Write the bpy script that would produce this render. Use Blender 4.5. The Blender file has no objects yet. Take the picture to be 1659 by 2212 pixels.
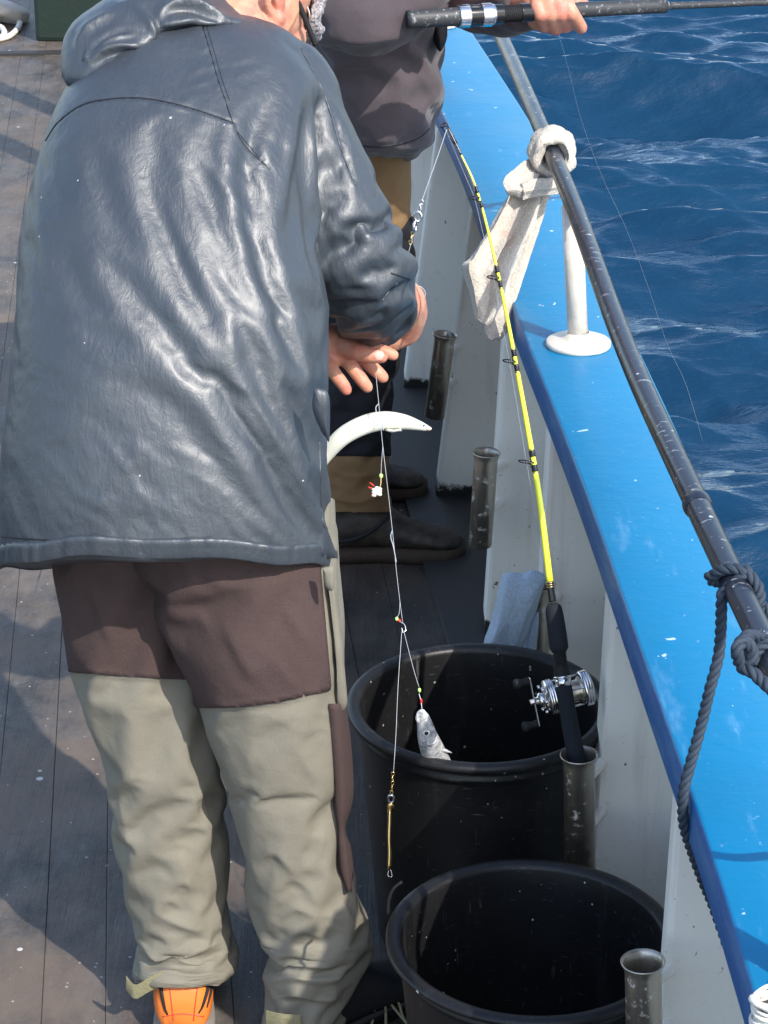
import bpy, math, random
import numpy as np
from mathutils import Vector, noise as mnoise
random.seed(7); np.random.seed(7)
S = bpy.context.scene
COL = S.collection
R = math.radians

# ------------------------------------------------------------------ camera, world, sun, exposure
CAM_H, PITCH, FOC, CX, CY = 2.2, R(23.5), 5100.0, 829.5, 1106.0
cam_d = bpy.data.cameras.new('camera'); cam = bpy.data.objects.new('camera', cam_d); COL.objects.link(cam)
cam.location = (0, 0, CAM_H); cam.rotation_euler = (R(90) - PITCH, 0, 0)
cam_d.sensor_fit = 'VERTICAL'; cam_d.sensor_height = 36.0; cam_d.lens = FOC / 2212 * 36
cam_d.clip_end = 8000; S.camera = cam

SUN_AZ, SUN_EL = R(35), R(44)          # sun stands behind the camera's right shoulder
sun_dir = Vector((math.sin(SUN_AZ) * math.cos(SUN_EL), -math.cos(SUN_AZ) * math.cos(SUN_EL), math.sin(SUN_EL)))
W = bpy.data.worlds.new('World'); S.world = W; W.use_nodes = True
wn = W.node_tree.nodes; wl = W.node_tree.links
sky = wn.new('ShaderNodeTexSky'); sky.sky_type = 'NISHITA'; sky.sun_disc = False
sky.sun_elevation = SUN_EL; sky.sun_rotation = math.atan2(sun_dir.x, sun_dir.y)
sky.air_density = 1.0; sky.dust_density = 1.2; sky.ozone_density = 0.6
wl.new(sky.outputs[0], wn['Background'].inputs[0]); wn['Background'].inputs[1].default_value = 0.15
sun_l = bpy.data.lights.new('sun', 'SUN'); sun_l.energy = 2.45; sun_l.angle = R(0.53); sun_l.color = (1, .95, .87)
sun = bpy.data.objects.new('sun', sun_l); COL.objects.link(sun)
sun.rotation_euler = sun_dir.to_track_quat('Z', 'Y').to_euler()
S.view_settings.view_transform = 'Standard'; S.view_settings.look = 'None'
S.view_settings.gamma = 1; S.view_settings.use_curve_mapping = False
S.view_settings.exposure = 1.2

# ------------------------------------------------------------------ helpers: survey of the place
cp, sp = math.cos(PITCH), math.sin(PITCH)
def direc(x, y):
    a = (x - CX) / FOC; b = (CY - y) / FOC
    return Vector((a, cp + b * sp, -sp + b * cp))
def P(x, y, d):                         # the point a surveyed sight line reaches d metres ahead
    v = direc(x, y); return Vector((0, 0, CAM_H)) + v * (d / v.y)
def Z(x, y, z):                         # the point where it reaches height z
    v = direc(x, y); return Vector((0, 0, CAM_H)) + v * ((z - CAM_H) / v.z)
def survey(co):                         # (N,3) world -> (N,2) sight coordinates
    q = co - np.array([0, 0, CAM_H]); dep = q[:, 1] * cp - q[:, 2] * sp
    up = q[:, 1] * sp + q[:, 2] * cp
    return np.stack([CX + FOC * q[:, 0] / dep, CY - FOC * up / dep], 1)
def ppm(p):                             # sight units per metre at a point
    return FOC / (p[1] * cp - (p[2] - CAM_H) * sp)
VIEW = np.array([0, cp, -sp])

def herm(rows, n):                      # smooth interpolation of rows over their first column index
    r = np.array(rows, float); k = len(r); t = np.linspace(0, k - 1, n)
    m = np.gradient(r, axis=0)
    i = np.clip(t.astype(int), 0, k - 2); f = (t - i)[:, None]
    h00 = 2*f**3 - 3*f**2 + 1; h10 = f**3 - 2*f**2 + f; h01 = -2*f**3 + 3*f**2; h11 = f**3 - f**2
    return h00*r[i] + h10*m[i] + h01*r[i+1] + h11*m[i+1]

class MB:
    def __init__(s): s.v = []; s.f = []; s.m = []
    def add(s, vs, fs, mi=0):
        o = len(s.v); s.v += [tuple(x) for x in vs]
        s.f += [tuple(o + i for i in f) for f in fs]; s.m += [mi] * len(fs)
    def grid(s, g, closed_u=True, cap0=False, cap1=False, mi=0):   # g: (rows, cols, 3)
        nr, nc = g.shape[:2]; fs = []
        for i in range(nr - 1):
            for j in range(nc if closed_u else nc - 1):
                k = (j + 1) % nc
                fs.append((i*nc + j, i*nc + k, (i+1)*nc + k, (i+1)*nc + j))
        if cap0: fs.append(tuple(range(nc - 1, -1, -1)))
        if cap1: fs.append(tuple((nr - 1)*nc + j for j in range(nc)))
        s.add(g.reshape(-1, 3), fs, mi)
    def tube(s, pts, rad, n=10, caps=True, mi=0, flat=None):
        pts = [Vector(p) for p in pts]
        if not hasattr(rad, '__len__'): rad = [rad] * len(pts)
        g = np.zeros((len(pts), n, 3)); t0 = (pts[1] - pts[0]).normalized()
        u = t0.orthogonal().normalized()
        for i, p in enumerate(pts):
            t = (pts[min(i+1, len(pts)-1)] - pts[max(i-1, 0)])
            t = t.normalized() if t.length > 1e-9 else t0
            u = (u - t * u.dot(t)).normalized(); w = t.cross(u)
            for j in range(n):
                a = 2*math.pi*j/n
                g[i, j] = p + (u*math.cos(a) + w*math.sin(a)) * rad[i]
        s.grid(g, True, caps, caps, mi)
    def capsule(s, p0, p1, r0, r1, n=14):
        p0, p1 = Vector(p0), Vector(p1); ax = (p1 - p0); L = ax.length; ax = ax / max(L, 1e-9)
        pts, rad = [], []
        for a in np.linspace(-90, 0, 6): pts.append(p0 + ax*r0*math.sin(R(a))); rad.append(max(1e-4, r0*math.cos(R(a))))
        for a in np.linspace(0, 90, 6): pts.append(p1 + ax*r1*math.sin(R(a))); rad.append(max(1e-4, r1*math.cos(R(a))))
        u = ax.orthogonal().normalized(); w = ax.cross(u); g = np.zeros((len(pts), n, 3))
        for i in range(len(pts)):
            for j in range(n):
                a = 2*math.pi*j/n; g[i, j] = pts[i] + (u*math.cos(a) + w*math.sin(a))*rad[i]
        s.grid(g, True, True, True)
    def chain(s, pts, rad, n=14):
        for i in range(len(pts)-1): s.capsule(pts[i], pts[i+1], rad[i], rad[i+1], n)
    def ellipsoid(s, c, ax, n=20, rot=None, mi=0):
        g = np.zeros((n//2 + 1, n, 3))
        for i in range(n//2 + 1):
            th = math.pi*min(max(i, .02), n//2 - .02)/(n//2)
            for j in range(n):
                ph = 2*math.pi*j/n
                q = Vector((ax[0]*math.sin(th)*math.cos(ph), -ax[1]*math.sin(th)*math.sin(ph), ax[2]*math.cos(th)))
                if rot: q.rotate(rot)
                g[i, j] = Vector(c) + q
        s.grid(g, True, True, True, mi)
    def box(s, o, ex, ey, ez, mi=0):            # corner + three edge vectors
        o, ex, ey, ez = map(Vector, (o, ex, ey, ez))
        v = [o, o+ex, o+ex+ey, o+ey]; v += [q+ez for q in v]
        s.add(v, [(0,3,2,1),(4,5,6,7),(0,1,5,4),(1,2,6,5),(2,3,7,6),(3,0,4,7)], mi)
    def lathe(s, prof, c=(0,0,0), ax=(0,0,1), n=48, mi=0):
        ax = Vector(ax).normalized(); u = ax.orthogonal().normalized(); w = ax.cross(u); g = np.zeros((len(prof), n, 3))
        for i, (r, h) in enumerate(prof):
            for j in range(n):
                a = 2*math.pi*j/n; g[i, j] = Vector(c) + ax*h + (u*math.cos(a) + w*math.sin(a))*max(r, 1e-4)
        s.grid(g, True, False, False, mi)
    def build(s, name, mats, parent=None, smooth=True, flip=False, recalc=True, at=None, bevel=0):
        me = bpy.data.meshes.new(name); me.from_pydata(s.v, [], s.f); me.update()
        return finish(name, me, mats, parent, smooth, recalc, s.m, at, bevel)

def finish(name, me, mats, parent=None, smooth=True, recalc=True, midx=None, at=None, bevel=0):
    mats = mats if isinstance(mats, (list, tuple)) else [mats]
    for m in mats: me.materials.append(m)
    if midx is not None and len(mats) > 1: me.polygons.foreach_set('material_index', midx)
    if recalc:
        import bmesh
        b = bmesh.new(); b.from_mesh(me); bmesh.ops.recalc_face_normals(b, faces=b.faces)
        if bevel:
            es = [e for e in b.edges if len(e.link_faces) == 2 and e.calc_face_angle(0) > R(40)]
            bmesh.ops.bevel(b, geom=es, offset=bevel, segments=2, affect='EDGES', profile=.6)
        b.to_mesh(me); b.free()
    me.polygons.foreach_set('use_smooth', [smooth]*len(me.polygons))
    o = bpy.data.objects.new(name, me); COL.objects.link(o)
    if parent is not None: attach(o, parent)
    elif at is not None:
        at = Vector(at); me.transform(__import__('mathutils').Matrix.Translation(-at)); o.location = at
    return o
def wloc(o):
    v = Vector(o.location)
    while o.parent: o = o.parent; v += Vector(o.location)
    return v
def attach(o, parent):
    o.parent = parent; o.location = Vector(o.location) - wloc(parent)
def thing(name, label, cat, loc, group=None):
    o = bpy.data.objects.new(name, None); COL.objects.link(o); o.location = loc; o.empty_display_size = .1
    tag(o, label, cat, group); return o
def tag(o, label, cat, group=None):
    o['label'] = label; o['category'] = cat
    if group: o['group'] = group
    return o
def kind(o, k): o['kind'] = k; return o
def sharp(o, ang=35):
    me = o.data
    try: me.set_sharp_from_angle(angle=R(ang))
    except Exception: pass
    return o

def remesh(mb, voxel, it=6, fac=.5):
    me = bpy.data.meshes.new('t'); me.from_pydata(mb.v, [], mb.f); me.update()
    import bmesh
    b = bmesh.new(); b.from_mesh(me); bmesh.ops.recalc_face_normals(b, faces=b.faces); b.to_mesh(me); b.free()
    o = bpy.data.objects.new('t', me); COL.objects.link(o)
    m = o.modifiers.new('r', 'REMESH'); m.mode = 'VOXEL'; m.voxel_size = voxel
    if it:
        q = o.modifiers.new('s', 'SMOOTH'); q.iterations = it; q.factor = fac
    dg = bpy.context.evaluated_depsgraph_get(); dg.update()
    out = bpy.data.meshes.new_from_object(o.evaluated_get(dg))
    bpy.data.objects.remove(o); bpy.data.meshes.remove(me)
    return out

def crumple(me, rest, goal=.2, frames=26, bend=12., q=3, sub=1, seed=0, ten=20):
    # lets the cloth solver take up surplus material: rest is the roomier pattern, me the shape it hangs on
    tgt = get_co(me); rng = np.random.RandomState(seed); set_co(me, rest + .0003*rng.randn(*rest.shape))
    o = bpy.data.objects.new('c', me); COL.objects.link(o); o.shape_key_add(name='Basis'); k = o.shape_key_add(name='target'); k.data.foreach_set('co', tgt.ravel())
    k.value = 0; k.keyframe_insert('value', frame=1); k.value = 1; k.keyframe_insert('value', frame=int(frames*.6))
    vg = o.vertex_groups.new(name='pin'); g = np.round(goal if hasattr(goal, '__len__') else np.full(len(tgt), goal), 2)
    for lv in np.unique(g): vg.add([int(x) for x in np.where(g == lv)[0]], float(lv), 'REPLACE')
    m = o.modifiers.new('cl', 'CLOTH'); s = m.settings; s.quality = q; s.mass = .3
    s.tension_stiffness = s.compression_stiffness = ten; s.shear_stiffness = ten*.3; s.bending_stiffness = bend
    s.tension_damping = s.compression_damping = s.shear_damping = 5; s.bending_damping = .5; s.air_damping = 3
    s.vertex_group_mass = 'pin'; s.pin_stiffness = 1.0; s.effector_weights.gravity = 0
    m.collision_settings.use_collision = False; m.collision_settings.use_self_collision = False; m.point_cache.frame_start = 1; m.point_cache.frame_end = frames + 2
    if sub: x = o.modifiers.new('s', 'SUBSURF'); x.levels = x.render_levels = sub
    for f in range(1, frames + 1): S.frame_set(f)
    out = bpy.data.meshes.new_from_object(o.evaluated_get(bpy.context.evaluated_depsgraph_get())); bpy.data.objects.remove(o); S.frame_set(1)
    return out
def quads(v, f):
    import bmesh
    me = bpy.data.meshes.new('q'); me.from_pydata([tuple(a) for a in v], [], f); me.update()
    b = bmesh.new(); b.from_mesh(me); bmesh.ops.recalc_face_normals(b, faces=b.faces); b.to_mesh(me); b.free(); return me
def wdir(x, y):                                    # sight-plane direction -> unit world direction
    d = np.array([x, -y*sp, -y*cp], float); return d/np.linalg.norm(d)
def get_co(me):
    a = np.zeros(len(me.vertices)*3); me.vertices.foreach_get('co', a); return a.reshape(-1, 3)
def get_no(me):
    a = np.zeros(len(me.vertices)*3); me.vertex_normals.foreach_get('vector', a); return a.reshape(-1, 3)
def set_co(me, co): me.vertices.foreach_set('co', co.ravel()); me.update()

def fnoise(co, scale, seed=0, octv=2):           # cheap value noise, (N,3)->N in -1..1
    out = np.zeros(len(co)); amp = 1; tot = 0
    seed = int(seed*10) if isinstance(seed, float) else seed; rng = np.random.RandomState(seed); tab = rng.rand(4096)*2 - 1
    for o in range(octv):
        q = co*scale*(2**o) + 37.3*seed + 11.1*o; i = np.floor(q).astype(np.int64); f = q - i; f = f*f*(3-2*f)
        def h(dx, dy, dz): return tab[((i[:,0]+dx)*73856093 ^ (i[:,1]+dy)*19349663 ^ (i[:,2]+dz)*83492791) & 4095]
        x0 = h(0,0,0)*(1-f[:,0]) + h(1,0,0)*f[:,0]; x1 = h(0,1,0)*(1-f[:,0]) + h(1,1,0)*f[:,0]
        y0 = h(0,0,1)*(1-f[:,0]) + h(1,0,1)*f[:,0]; y1 = h(0,1,1)*(1-f[:,0]) + h(1,1,1)*f[:,0]
        a = x0*(1-f[:,1]) + x1*f[:,1]; b = y0*(1-f[:,1]) + y1*f[:,1]
        out += amp*(a*(1-f[:,2]) + b*f[:,2]); tot += amp; amp *= .5
    return out/tot

def polydist(xy, line):
    line = np.array(line, float); best = np.full(len(xy), 1e9); par = np.zeros(len(xy)); sg = np.zeros(len(xy))
    seg = np.linalg.norm(np.diff(line, axis=0), axis=1); cum = np.concatenate([[0], np.cumsum(seg)])
    for i in range(len(line)-1):
        a = line[i]; d = line[i+1]-a; L = seg[i]+1e-9
        t = np.clip(((xy-a)@d)/(L*L), 0, 1); q = a + t[:, None]*d; e = xy-q; dist = np.hypot(e[:,0], e[:,1])
        s = np.sign(d[0]*e[:,1]-d[1]*e[:,0]); w = dist < best
        best[w] = dist[w]; par[w] = (cum[i]+t[w]*seg[i])/cum[-1]; sg[w] = s[w]
    return best, par, sg
def folds(xy, lst):
    h = np.zeros(len(xy))
    for line, amp, w, val in lst:
        ln = herm(line, max(8, len(line)*5)) if len(line) > 2 else line
        d, t, s = polydist(xy, ln); tp = np.clip(np.sin(np.pi*np.clip(t, .02, .98)), 0, 1)**.8
        sd = d*s*(np.sign(val) if val else 1); ws = np.where(sd > 0, .75*w, 1.7*w) if val else np.full(len(d), w)
        r = d/ws; h += amp*tp*(.35*np.exp(-r*r) + .65*np.exp(-1.7*(np.sqrt(r*r + .02) - .14)))
        if val: h -= .34*amp*tp*np.exp(-((sd - 1.7*w)/(.95*w))**2)
    return h
def creases(xy, dirv, along, across, seed):      # soft tension creases running one way
    dv = np.array(dirv, float); dv /= np.linalg.norm(dv); u = xy@dv; v = xy@np.array([-dv[1], dv[0]])
    z = np.zeros(len(xy)); wv = fnoise(np.stack([u/200, v/200, z], 1), 1, seed+5, 2)*60
    n = fnoise(np.stack([u/along, (v + wv)/across, z], 1), 1, seed, 3); return (1 - np.abs(n)*2.2)
def inpoly(xy, poly):
    poly = np.array(poly, float); c = np.zeros(len(xy), bool); n = len(poly)
    for i in range(n):
        a, b = poly[i], poly[(i+1) % n]
        k = ((a[1] > xy[:,1]) != (b[1] > xy[:,1])) & (xy[:,0] < (b[0]-a[0])*(xy[:,1]-a[1])/(b[1]-a[1]+1e-12)+a[0])
        c ^= k
    return c

def loft(rows, n_rows, n_col, axis, e=.85):      # rows: y, xl, xr, d, t  -> grid
    r = herm(rows, n_rows); g = np.zeros((n_rows, n_col, 3)); ax = Vector(axis).normalized()
    an = np.linspace(0, 2*math.pi, n_col, endpoint=False); c, s = np.cos(an), np.sin(an)
    c = np.sign(c)*np.abs(c)**e; s = np.sign(s)*np.abs(s)**e
    for i, (y, xl, xr, d, t) in enumerate(r):
        L = np.array(P(xl, y, d)); Rr = np.array(P(xr, y, d))
        g[i] = (L+Rr)/2 + np.outer(c, (Rr-L)/2) + np.outer(s, np.array(ax)*t)
    return g
def path(rows, n):                               # rows: x, y, d, r(m) -> points, radii
    r = herm(rows, n); return [P(a[0], a[1], a[2]) for a in r], [a[3] for a in r]

# ------------------------------------------------------------------ materials
def mat(name, col, rough=.5, spec=.5, metal=0, **k):
    m = bpy.data.materials.new(name); m.use_nodes = True; nt = m.node_tree; b = nt.nodes['Principled BSDF']
    b.inputs['Base Color'].default_value = (*col, 1); b.inputs['Roughness'].default_value = rough
    b.inputs['Specular IOR Level'].default_value = spec; b.inputs['Metallic'].default_value = metal
    for kk, vv in k.items(): b.inputs[kk].default_value = vv
    return m
def N(m, t, **k):
    n = m.node_tree.nodes.new(t)
    for kk, vv in k.items(): setattr(n, kk, vv)
    return n
def B(m): return m.node_tree.nodes['Principled BSDF']
def L(m, a, b): m.node_tree.links.new(a, b)
def coords(m, scale=(1,1,1), rot=(0,0,0)):
    t = N(m, 'ShaderNodeNewGeometry'); mp = N(m, 'ShaderNodeMapping'); L(m, t.outputs['Position'], mp.inputs[0])
    mp.inputs['Scale'].default_value = scale; mp.inputs['Rotation'].default_value = rot
    return mp.outputs[0]
def noise_tex(m, scale, detail=4, rough=.55, vec=None, dist=0):
    n = N(m, 'ShaderNodeTexNoise'); n.inputs['Scale'].default_value = scale; n.inputs['Detail'].default_value = detail
    n.inputs['Roughness'].default_value = rough; n.inputs['Distortion'].default_value = dist
    L(m, vec if vec is not None else coords(m), n.inputs['Vector']); return n.outputs[0]
def ramp(m, inp, stops):
    r = N(m, 'ShaderNodeValToRGB'); e = r.color_ramp.elements
    while len(e) < len(stops): e.new(.5)
    for i, (p, c) in enumerate(stops):
        e[i].position = p; e[i].color = (c, c, c, 1) if not hasattr(c, '__len__') else (*c, 1)
    L(m, inp, r.inputs[0]); return r.outputs[0]
def mixc(m, fac, a, b):
    x = N(m, 'ShaderNodeMix'); x.data_type = 'RGBA'
    if hasattr(fac, 'links'): L(m, fac, x.inputs[0])
    else: x.inputs[0].default_value = fac
    for v, i in ((a, 6), (b, 7)):
        if hasattr(v, 'links'): L(m, v, x.inputs[i])
        else: x.inputs[i].default_value = (*v, 1)
    return x.outputs[2]
def bump(m, h, strength=.3, dist=.01):
    b = N(m, 'ShaderNodeBump'); b.inputs['Strength'].default_value = strength; b.inputs['Distance'].default_value = dist
    L(m, h, b.inputs['Height'])
    old = B(m).inputs['Normal'].links
    if old: L(m, old[0].from_socket, b.inputs['Normal'])
    L(m, b.outputs[0], B(m).inputs['Normal'])
def color(m, c): L(m, c, B(m).inputs['Base Color'])
def rough(m, h, lo, hi):
    r = N(m, 'ShaderNodeMapRange'); L(m, h, r.inputs[0]); r.inputs[3].default_value = lo; r.inputs[4].default_value = hi
    L(m, r.outputs[0], B(m).inputs['Roughness'])
def specks(m, base, scale, thr, col, rnd=.4):      # small separate spots (scales, chips, drips)
    v = N(m, 'ShaderNodeTexVoronoi'); v.inputs['Scale'].default_value = scale; v.inputs['Randomness'].default_value = 1
    L(m, coords(m), v.inputs['Vector'])
    wn_ = N(m, 'ShaderNodeSeparateColor'); L(m, v.outputs['Color'], wn_.inputs[0])
    a = N(m, 'ShaderNodeMath', operation='LESS_THAN'); L(m, v.outputs['Distance'], a.inputs[0])
    mul = N(m, 'ShaderNodeMath', operation='MULTIPLY'); L(m, wn_.outputs[1], mul.inputs[0]); mul.inputs[1].default_value = rnd
    L(m, mul.outputs[0], a.inputs[1])
    c = N(m, 'ShaderNodeMath', operation='GREATER_THAN'); L(m, wn_.outputs[0], c.inputs[0]); c.inputs[1].default_value = 1 - thr
    d = N(m, 'ShaderNodeMath', operation='MULTIPLY'); L(m, a.outputs[0], d.inputs[0]); L(m, c.outputs[0], d.inputs[1])
    return mixc(m, d.outputs[0], base, col)

def chips(m, base, scale, thr, col, soft=.02, stretch=(1, 1, 1)):      # irregular flaked spots
    n = noise_tex(m, scale, 3, .55, coords(m, stretch), .4); return mixc(m, ramp(m, n, [(thr, 0), (thr + soft, 1)]), base, col)
def fabric(name, col, rgh=.8, weave=900, amp=.12, var=.25, sheen=0):
    m = mat(name, col, rgh, .25)
    n = noise_tex(m, 9, 5, .6); c2 = tuple(min(1, c*(1+var)) for c in col); c1 = tuple(c*(1-var) for c in col)
    fine = noise_tex(m, weave, 2, .5)
    color(m, mixc(m, ramp(m, fine, [(.3, 0), (.7, 1)]), mixc(m, n, c1, c2), mixc(m, n, col, tuple(min(1, c*1.2) for c in c2))))
    bump(m, fine, amp, .002); bump(m, noise_tex(m, 60, 4, .6), .25, .004)
    if sheen: B(m).inputs['Sheen Weight'].default_value = sheen
    return m

M = {}
m = M['jacket'] = mat('coated_fabric', (.05, .06, .075), .42, .8, 0, **{'Coat Weight': .14, 'Coat Roughness': .3})
n1 = noise_tex(m, 11, 6, .65); n2 = noise_tex(m, 600, 2)
color(m, specks(m, mixc(m, n1, (.022, .030, .041), (.040, .048, .058)), 55, .10, (.45, .46, .46), .10))
rough(m, n1, .37, .60); bump(m, n2, .2, .0012); bump(m, noise_tex(m, 70, 6, .65, dist=1.2), .18, .004)
wn1 = noise_tex(m, 26, 4, .55, coords(m, (1.7, 1, .55), (0, R(32), 0)), 1.5); ab = N(m, 'ShaderNodeMath', operation='SUBTRACT'); L(m, wn1, ab.inputs[0]); ab.inputs[1].default_value = .5
ab2 = N(m, 'ShaderNodeMath', operation='ABSOLUTE'); L(m, ab.outputs[0], ab2.inputs[0]); bump(m, ramp(m, ab2.outputs[0], [(0, 0), (.16, 1)]), .10, .006)      # soft pressed-in creases
M['brown_fleece'] = fabric('brown_fleece', (.056, .037, .034), .95, 420, .35, .22)
M['olive'] = fabric('olive_canvas', (.180, .166, .130), .85, 700, .12, .12)
M['seam_thread'] = mat('dark_seam_tape', (.012, .014, .018), .6, .3)  # dark lines for jacket seams and hem stitching
M['velcro'] = fabric('hook_tape', (.23, .21, .12), .95, 300, .5, .2)
M['hoodie'] = fabric('hoodie_cotton', (.070, .056, .062), .9, 500, .2, .15, .15)
M['tan'] = fabric('tan_canvas', (.155, .095, .045), .85, 600, .15, .18)
M['blackcloth'] = fabric('black_cloth', (.010, .010, .013), .85, 600, .15, .3)
def terry(name, c, stain):
    m = mat(name, c, .95, .15)
    f = noise_tex(m, 260, 3, .65); s = noise_tex(m, 14, 4, .6)
    base = mixc(m, ramp(m, f, [(.3, 0), (.65, 1)]), tuple(x*.72 for x in c), c)
    color(m, mixc(m, ramp(m, s, [(.58, 0), (.72, .55)]), base, stain)); bump(m, f, .9, .004)
    B(m).inputs['Sheen Weight'].default_value = .3; return m
M['terry_white'] = terry('terry_white', (.56, .51, .44), (.50, .31, .25))
M['terry_blue'] = terry('terry_blue', (.46, .58, .70), (.50, .60, .68))

m = M['skin'] = mat('skin', (.52, .28, .17), .45, .45)
n1 = noise_tex(m, 28, 4, .6); color(m, mixc(m, ramp(m, n1, [(.36, 0), (.62, 1)]), (.56, .30, .185), (.53, .19, .135)))
B(m).inputs['Subsurface Weight'].default_value = .12; B(m).inputs['Subsurface Radius'].default_value = (.012, .004, .002)
B(m).inputs['Subsurface Scale'].default_value = .6
bump(m, noise_tex(m, 420, 3), .2, .0015); bump(m, noise_tex(m, 110, 5, .65, dist=.8), .4, .0025)
M['nail'] = mat('nail', (.74, .47, .40), .3, .5)
m = M['beard'] = mat('grey_beard', (.27, .25, .26), .9, .2); f = noise_tex(m, 230, 4, .7)
color(m, mixc(m, ramp(m, f, [(.35, 0), (.65, 1)]), (.12, .11, .115), (.50, .47, .48))); bump(m, f, .9, .004)

m = M['blue_paint'] = mat('blue_gloss_paint', (.004, .20, .56), .22, .32)
n1 = noise_tex(m, 4, 6, .65); n2 = noise_tex(m, 46, 4, .6)
c = mixc(m, n1, (.001, .135, .29), (.002, .19, .385))
c = specks(m, c, 20, .10, (.50, .60, .66), .14); c = chips(m, c, 34, .715, (.40, .52, .60)); c = chips(m, c, 90, .70, (.08, .26, .42)); c = chips(m, c, 22, .74, (.02, .06, .12), .03, (1, .3, 1))
sc = noise_tex(m, 18, 6, .7, coords(m, (1, .22, 1))); c = mixc(m, ramp(m, sc, [(.60, 0), (.74, .5)]), c, (.13, .30, .50))
color(m, c); rough(m, n1, .28, .5); bump(m, n2, .25, .003); bump(m, noise_tex(m, 130, 3, .6, coords(m, (1, .12, 1))), .10, .002); bump(m, noise_tex(m, 7, 2), .2, .01)
m = M['blue_edge'] = mat('dark_blue_scuffed_paint', (.012, .075, .19), .4, .5)
n1 = noise_tex(m, 30, 6, .7, coords(m, (1, .2, 1)))
color(m, mixc(m, ramp(m, n1, [(.45, 0), (.7, .8)]), (.010, .10, .30), (.07, .20, .36))); bump(m, noise_tex(m, 60, 4), .35, .004)
m = M['white_paint'] = mat('weathered_white_paint', (.70, .68, .64), .5, .4)
n1 = noise_tex(m, 3.5, 6, .65); n2 = noise_tex(m, 55, 5, .65)
c = mixc(m, n1, (.78, .75, .68), (.88, .84, .76)); c = mixc(m, ramp(m, n2, [(.60, 0), (.80, .35)]), c, (.42, .39, .35))
c = specks(m, c, 34, .16, (.13, .09, .07), .13); c = chips(m, c, 42, .73, (.17, .13, .10)); c = chips(m, c, 120, .72, (.30, .26, .22))
runs = noise_tex(m, 16, 5, .6, coords(m, (1, 1, .08))); c = mixc(m, ramp(m, runs, [(.56, 0), (.75, .45)]), c, (.44, .34, .24))
pz = N(m, 'ShaderNodeSeparateXYZ'); L(m, coords(m), pz.inputs[0])
ad = N(m, 'ShaderNodeMath', operation='MULTIPLY_ADD'); L(m, noise_tex(m, 30, 5, .7), ad.inputs[0]); ad.inputs[1].default_value = -.062
L(m, pz.outputs[2], ad.inputs[2])
c = mixc(m, ramp(m, ad.outputs[0], [(0, 1), (.012, 0)]), c, (.018, .018, .016))     # tarred foot, its edge chipped
color(m, c); bump(m, n2, .18, .004); bump(m, noise_tex(m, 10, 3), .2, .012)
m = M['post_paint'] = mat('cream_white_paint', (.80, .76, .68), .35, .5); n2 = noise_tex(m, 40, 5, .65)
c = mixc(m, ramp(m, n2, [(.35, 0), (.7, 1)]), (.66, .62, .55), (.56, .51, .43)); c = specks(m, c, 38, .14, (.06, .06, .06), .22)
color(m, c); bump(m, n2, .35, .004)
m = M['rail_metal'] = mat('dark_painted_tube', (.02, .024, .036), .24, .6, .15)
n1 = noise_tex(m, 60, 5, .65, coords(m, (1, .25, 1))); c = mixc(m, n1, (.012, .015, .024), (.030, .036, .052))
sc = noise_tex(m, 85, 4, .6, coords(m, (.5, 1.5, 1))); c = mixc(m, ramp(m, sc, [(.63, 0), (.68, .8)]), c, (.36, .38, .40))
c = specks(m, c, 70, .2, (.55, .56, .56), .22); color(m, c); rough(m, n1, .18, .42); bump(m, n1, .15, .002)
m = M['steel'] = mat('weathered_steel', (.34, .30, .25), .3, .5, .8)
n1 = noise_tex(m, 42, 6, .7, coords(m, (1, 1, .08))); n3 = noise_tex(m, 50, 5, .7)
c = mixc(m, n1, (.26, .21, .15), (.80, .73, .62)); st = ramp(m, n3, [(.58, 0), (.64, 1)])  # upright streaks in the colour stand in for reflections
color(m, mixc(m, st, c, (.60, .58, .54)))
mm = N(m, 'ShaderNodeMapRange'); L(m, st, mm.inputs[0]); mm.inputs[3].default_value = .92; mm.inputs[4].default_value = .05
L(m, mm.outputs[0], B(m).inputs['Metallic']); rough(m, n3, .20, .5); bump(m, n3, .2, .002)
M['chrome'] = mat('chrome', (.72, .72, .73), .16, .5, 1)
M['brass'] = mat('brass', (.72, .52, .22), .25, .5, 1)
m = M['tub'] = mat('black_tub_plastic', (.014, .0145, .016), .42, .4)
n1 = noise_tex(m, 10, 5, .6); n2 = noise_tex(m, 130, 4, .7)
c = mixc(m, n1, (.006, .0065, .007), (.012, .012, .013)); c = specks(m, c, 44, .17, (.55, .55, .55), .13); c = chips(m, c, 60, .755, (.42, .42, .42)); c = chips(m, c, 46, .66, (.045, .045, .046), .04, (1, 1, 7)); c = chips(m, c, 30, .68, (.05, .05, .05), .04, (5, 5, .5)); c = mixc(m, ramp(m, noise_tex(m, 30, 5, .7, coords(m, (1, 1, .12))), [(.55, 0), (.75, .5)]), c, (.035, .034, .033))
c = specks(m, c, 95, .10, (.30, .29, .26), .22); color(m, c); rough(m, n1, .3, .55); bump(m, n2, .18, .002)
M['black_rubber'] = mat('black_rubber', (.012, .012, .013), .7, .3)
M['black_gloss'] = mat('black_gloss', (.008, .008, .009), .2, .5)
m = M['foam'] = mat('black_foam', (.014, .017, .022), .85, .25); bump(m, noise_tex(m, 600, 2), .3, .001)
m = M['boot'] = mat('black_boot_leather', (.016, .015, .014), .55, .4); n1 = noise_tex(m, 25, 5, .65)
color(m, mixc(m, ramp(m, n1, [(.40, 0), (.66, .8)]), (.014, .0125, .011), (.075, .056, .040))); bump(m, noise_tex(m, 70, 4), .3, .004)
M['boot_sole'] = fabric('boot_sole', (.042, .029, .021), .85, 200, .3, .3)
M['yellow_rod'] = mat('yellow_blank', (.76, .80, .045), .25, .6)
m = M['cork_grip'] = mat('worn_grip', (.05, .052, .055), .5, .4); n1 = noise_tex(m, 120, 5, .7)
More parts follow.
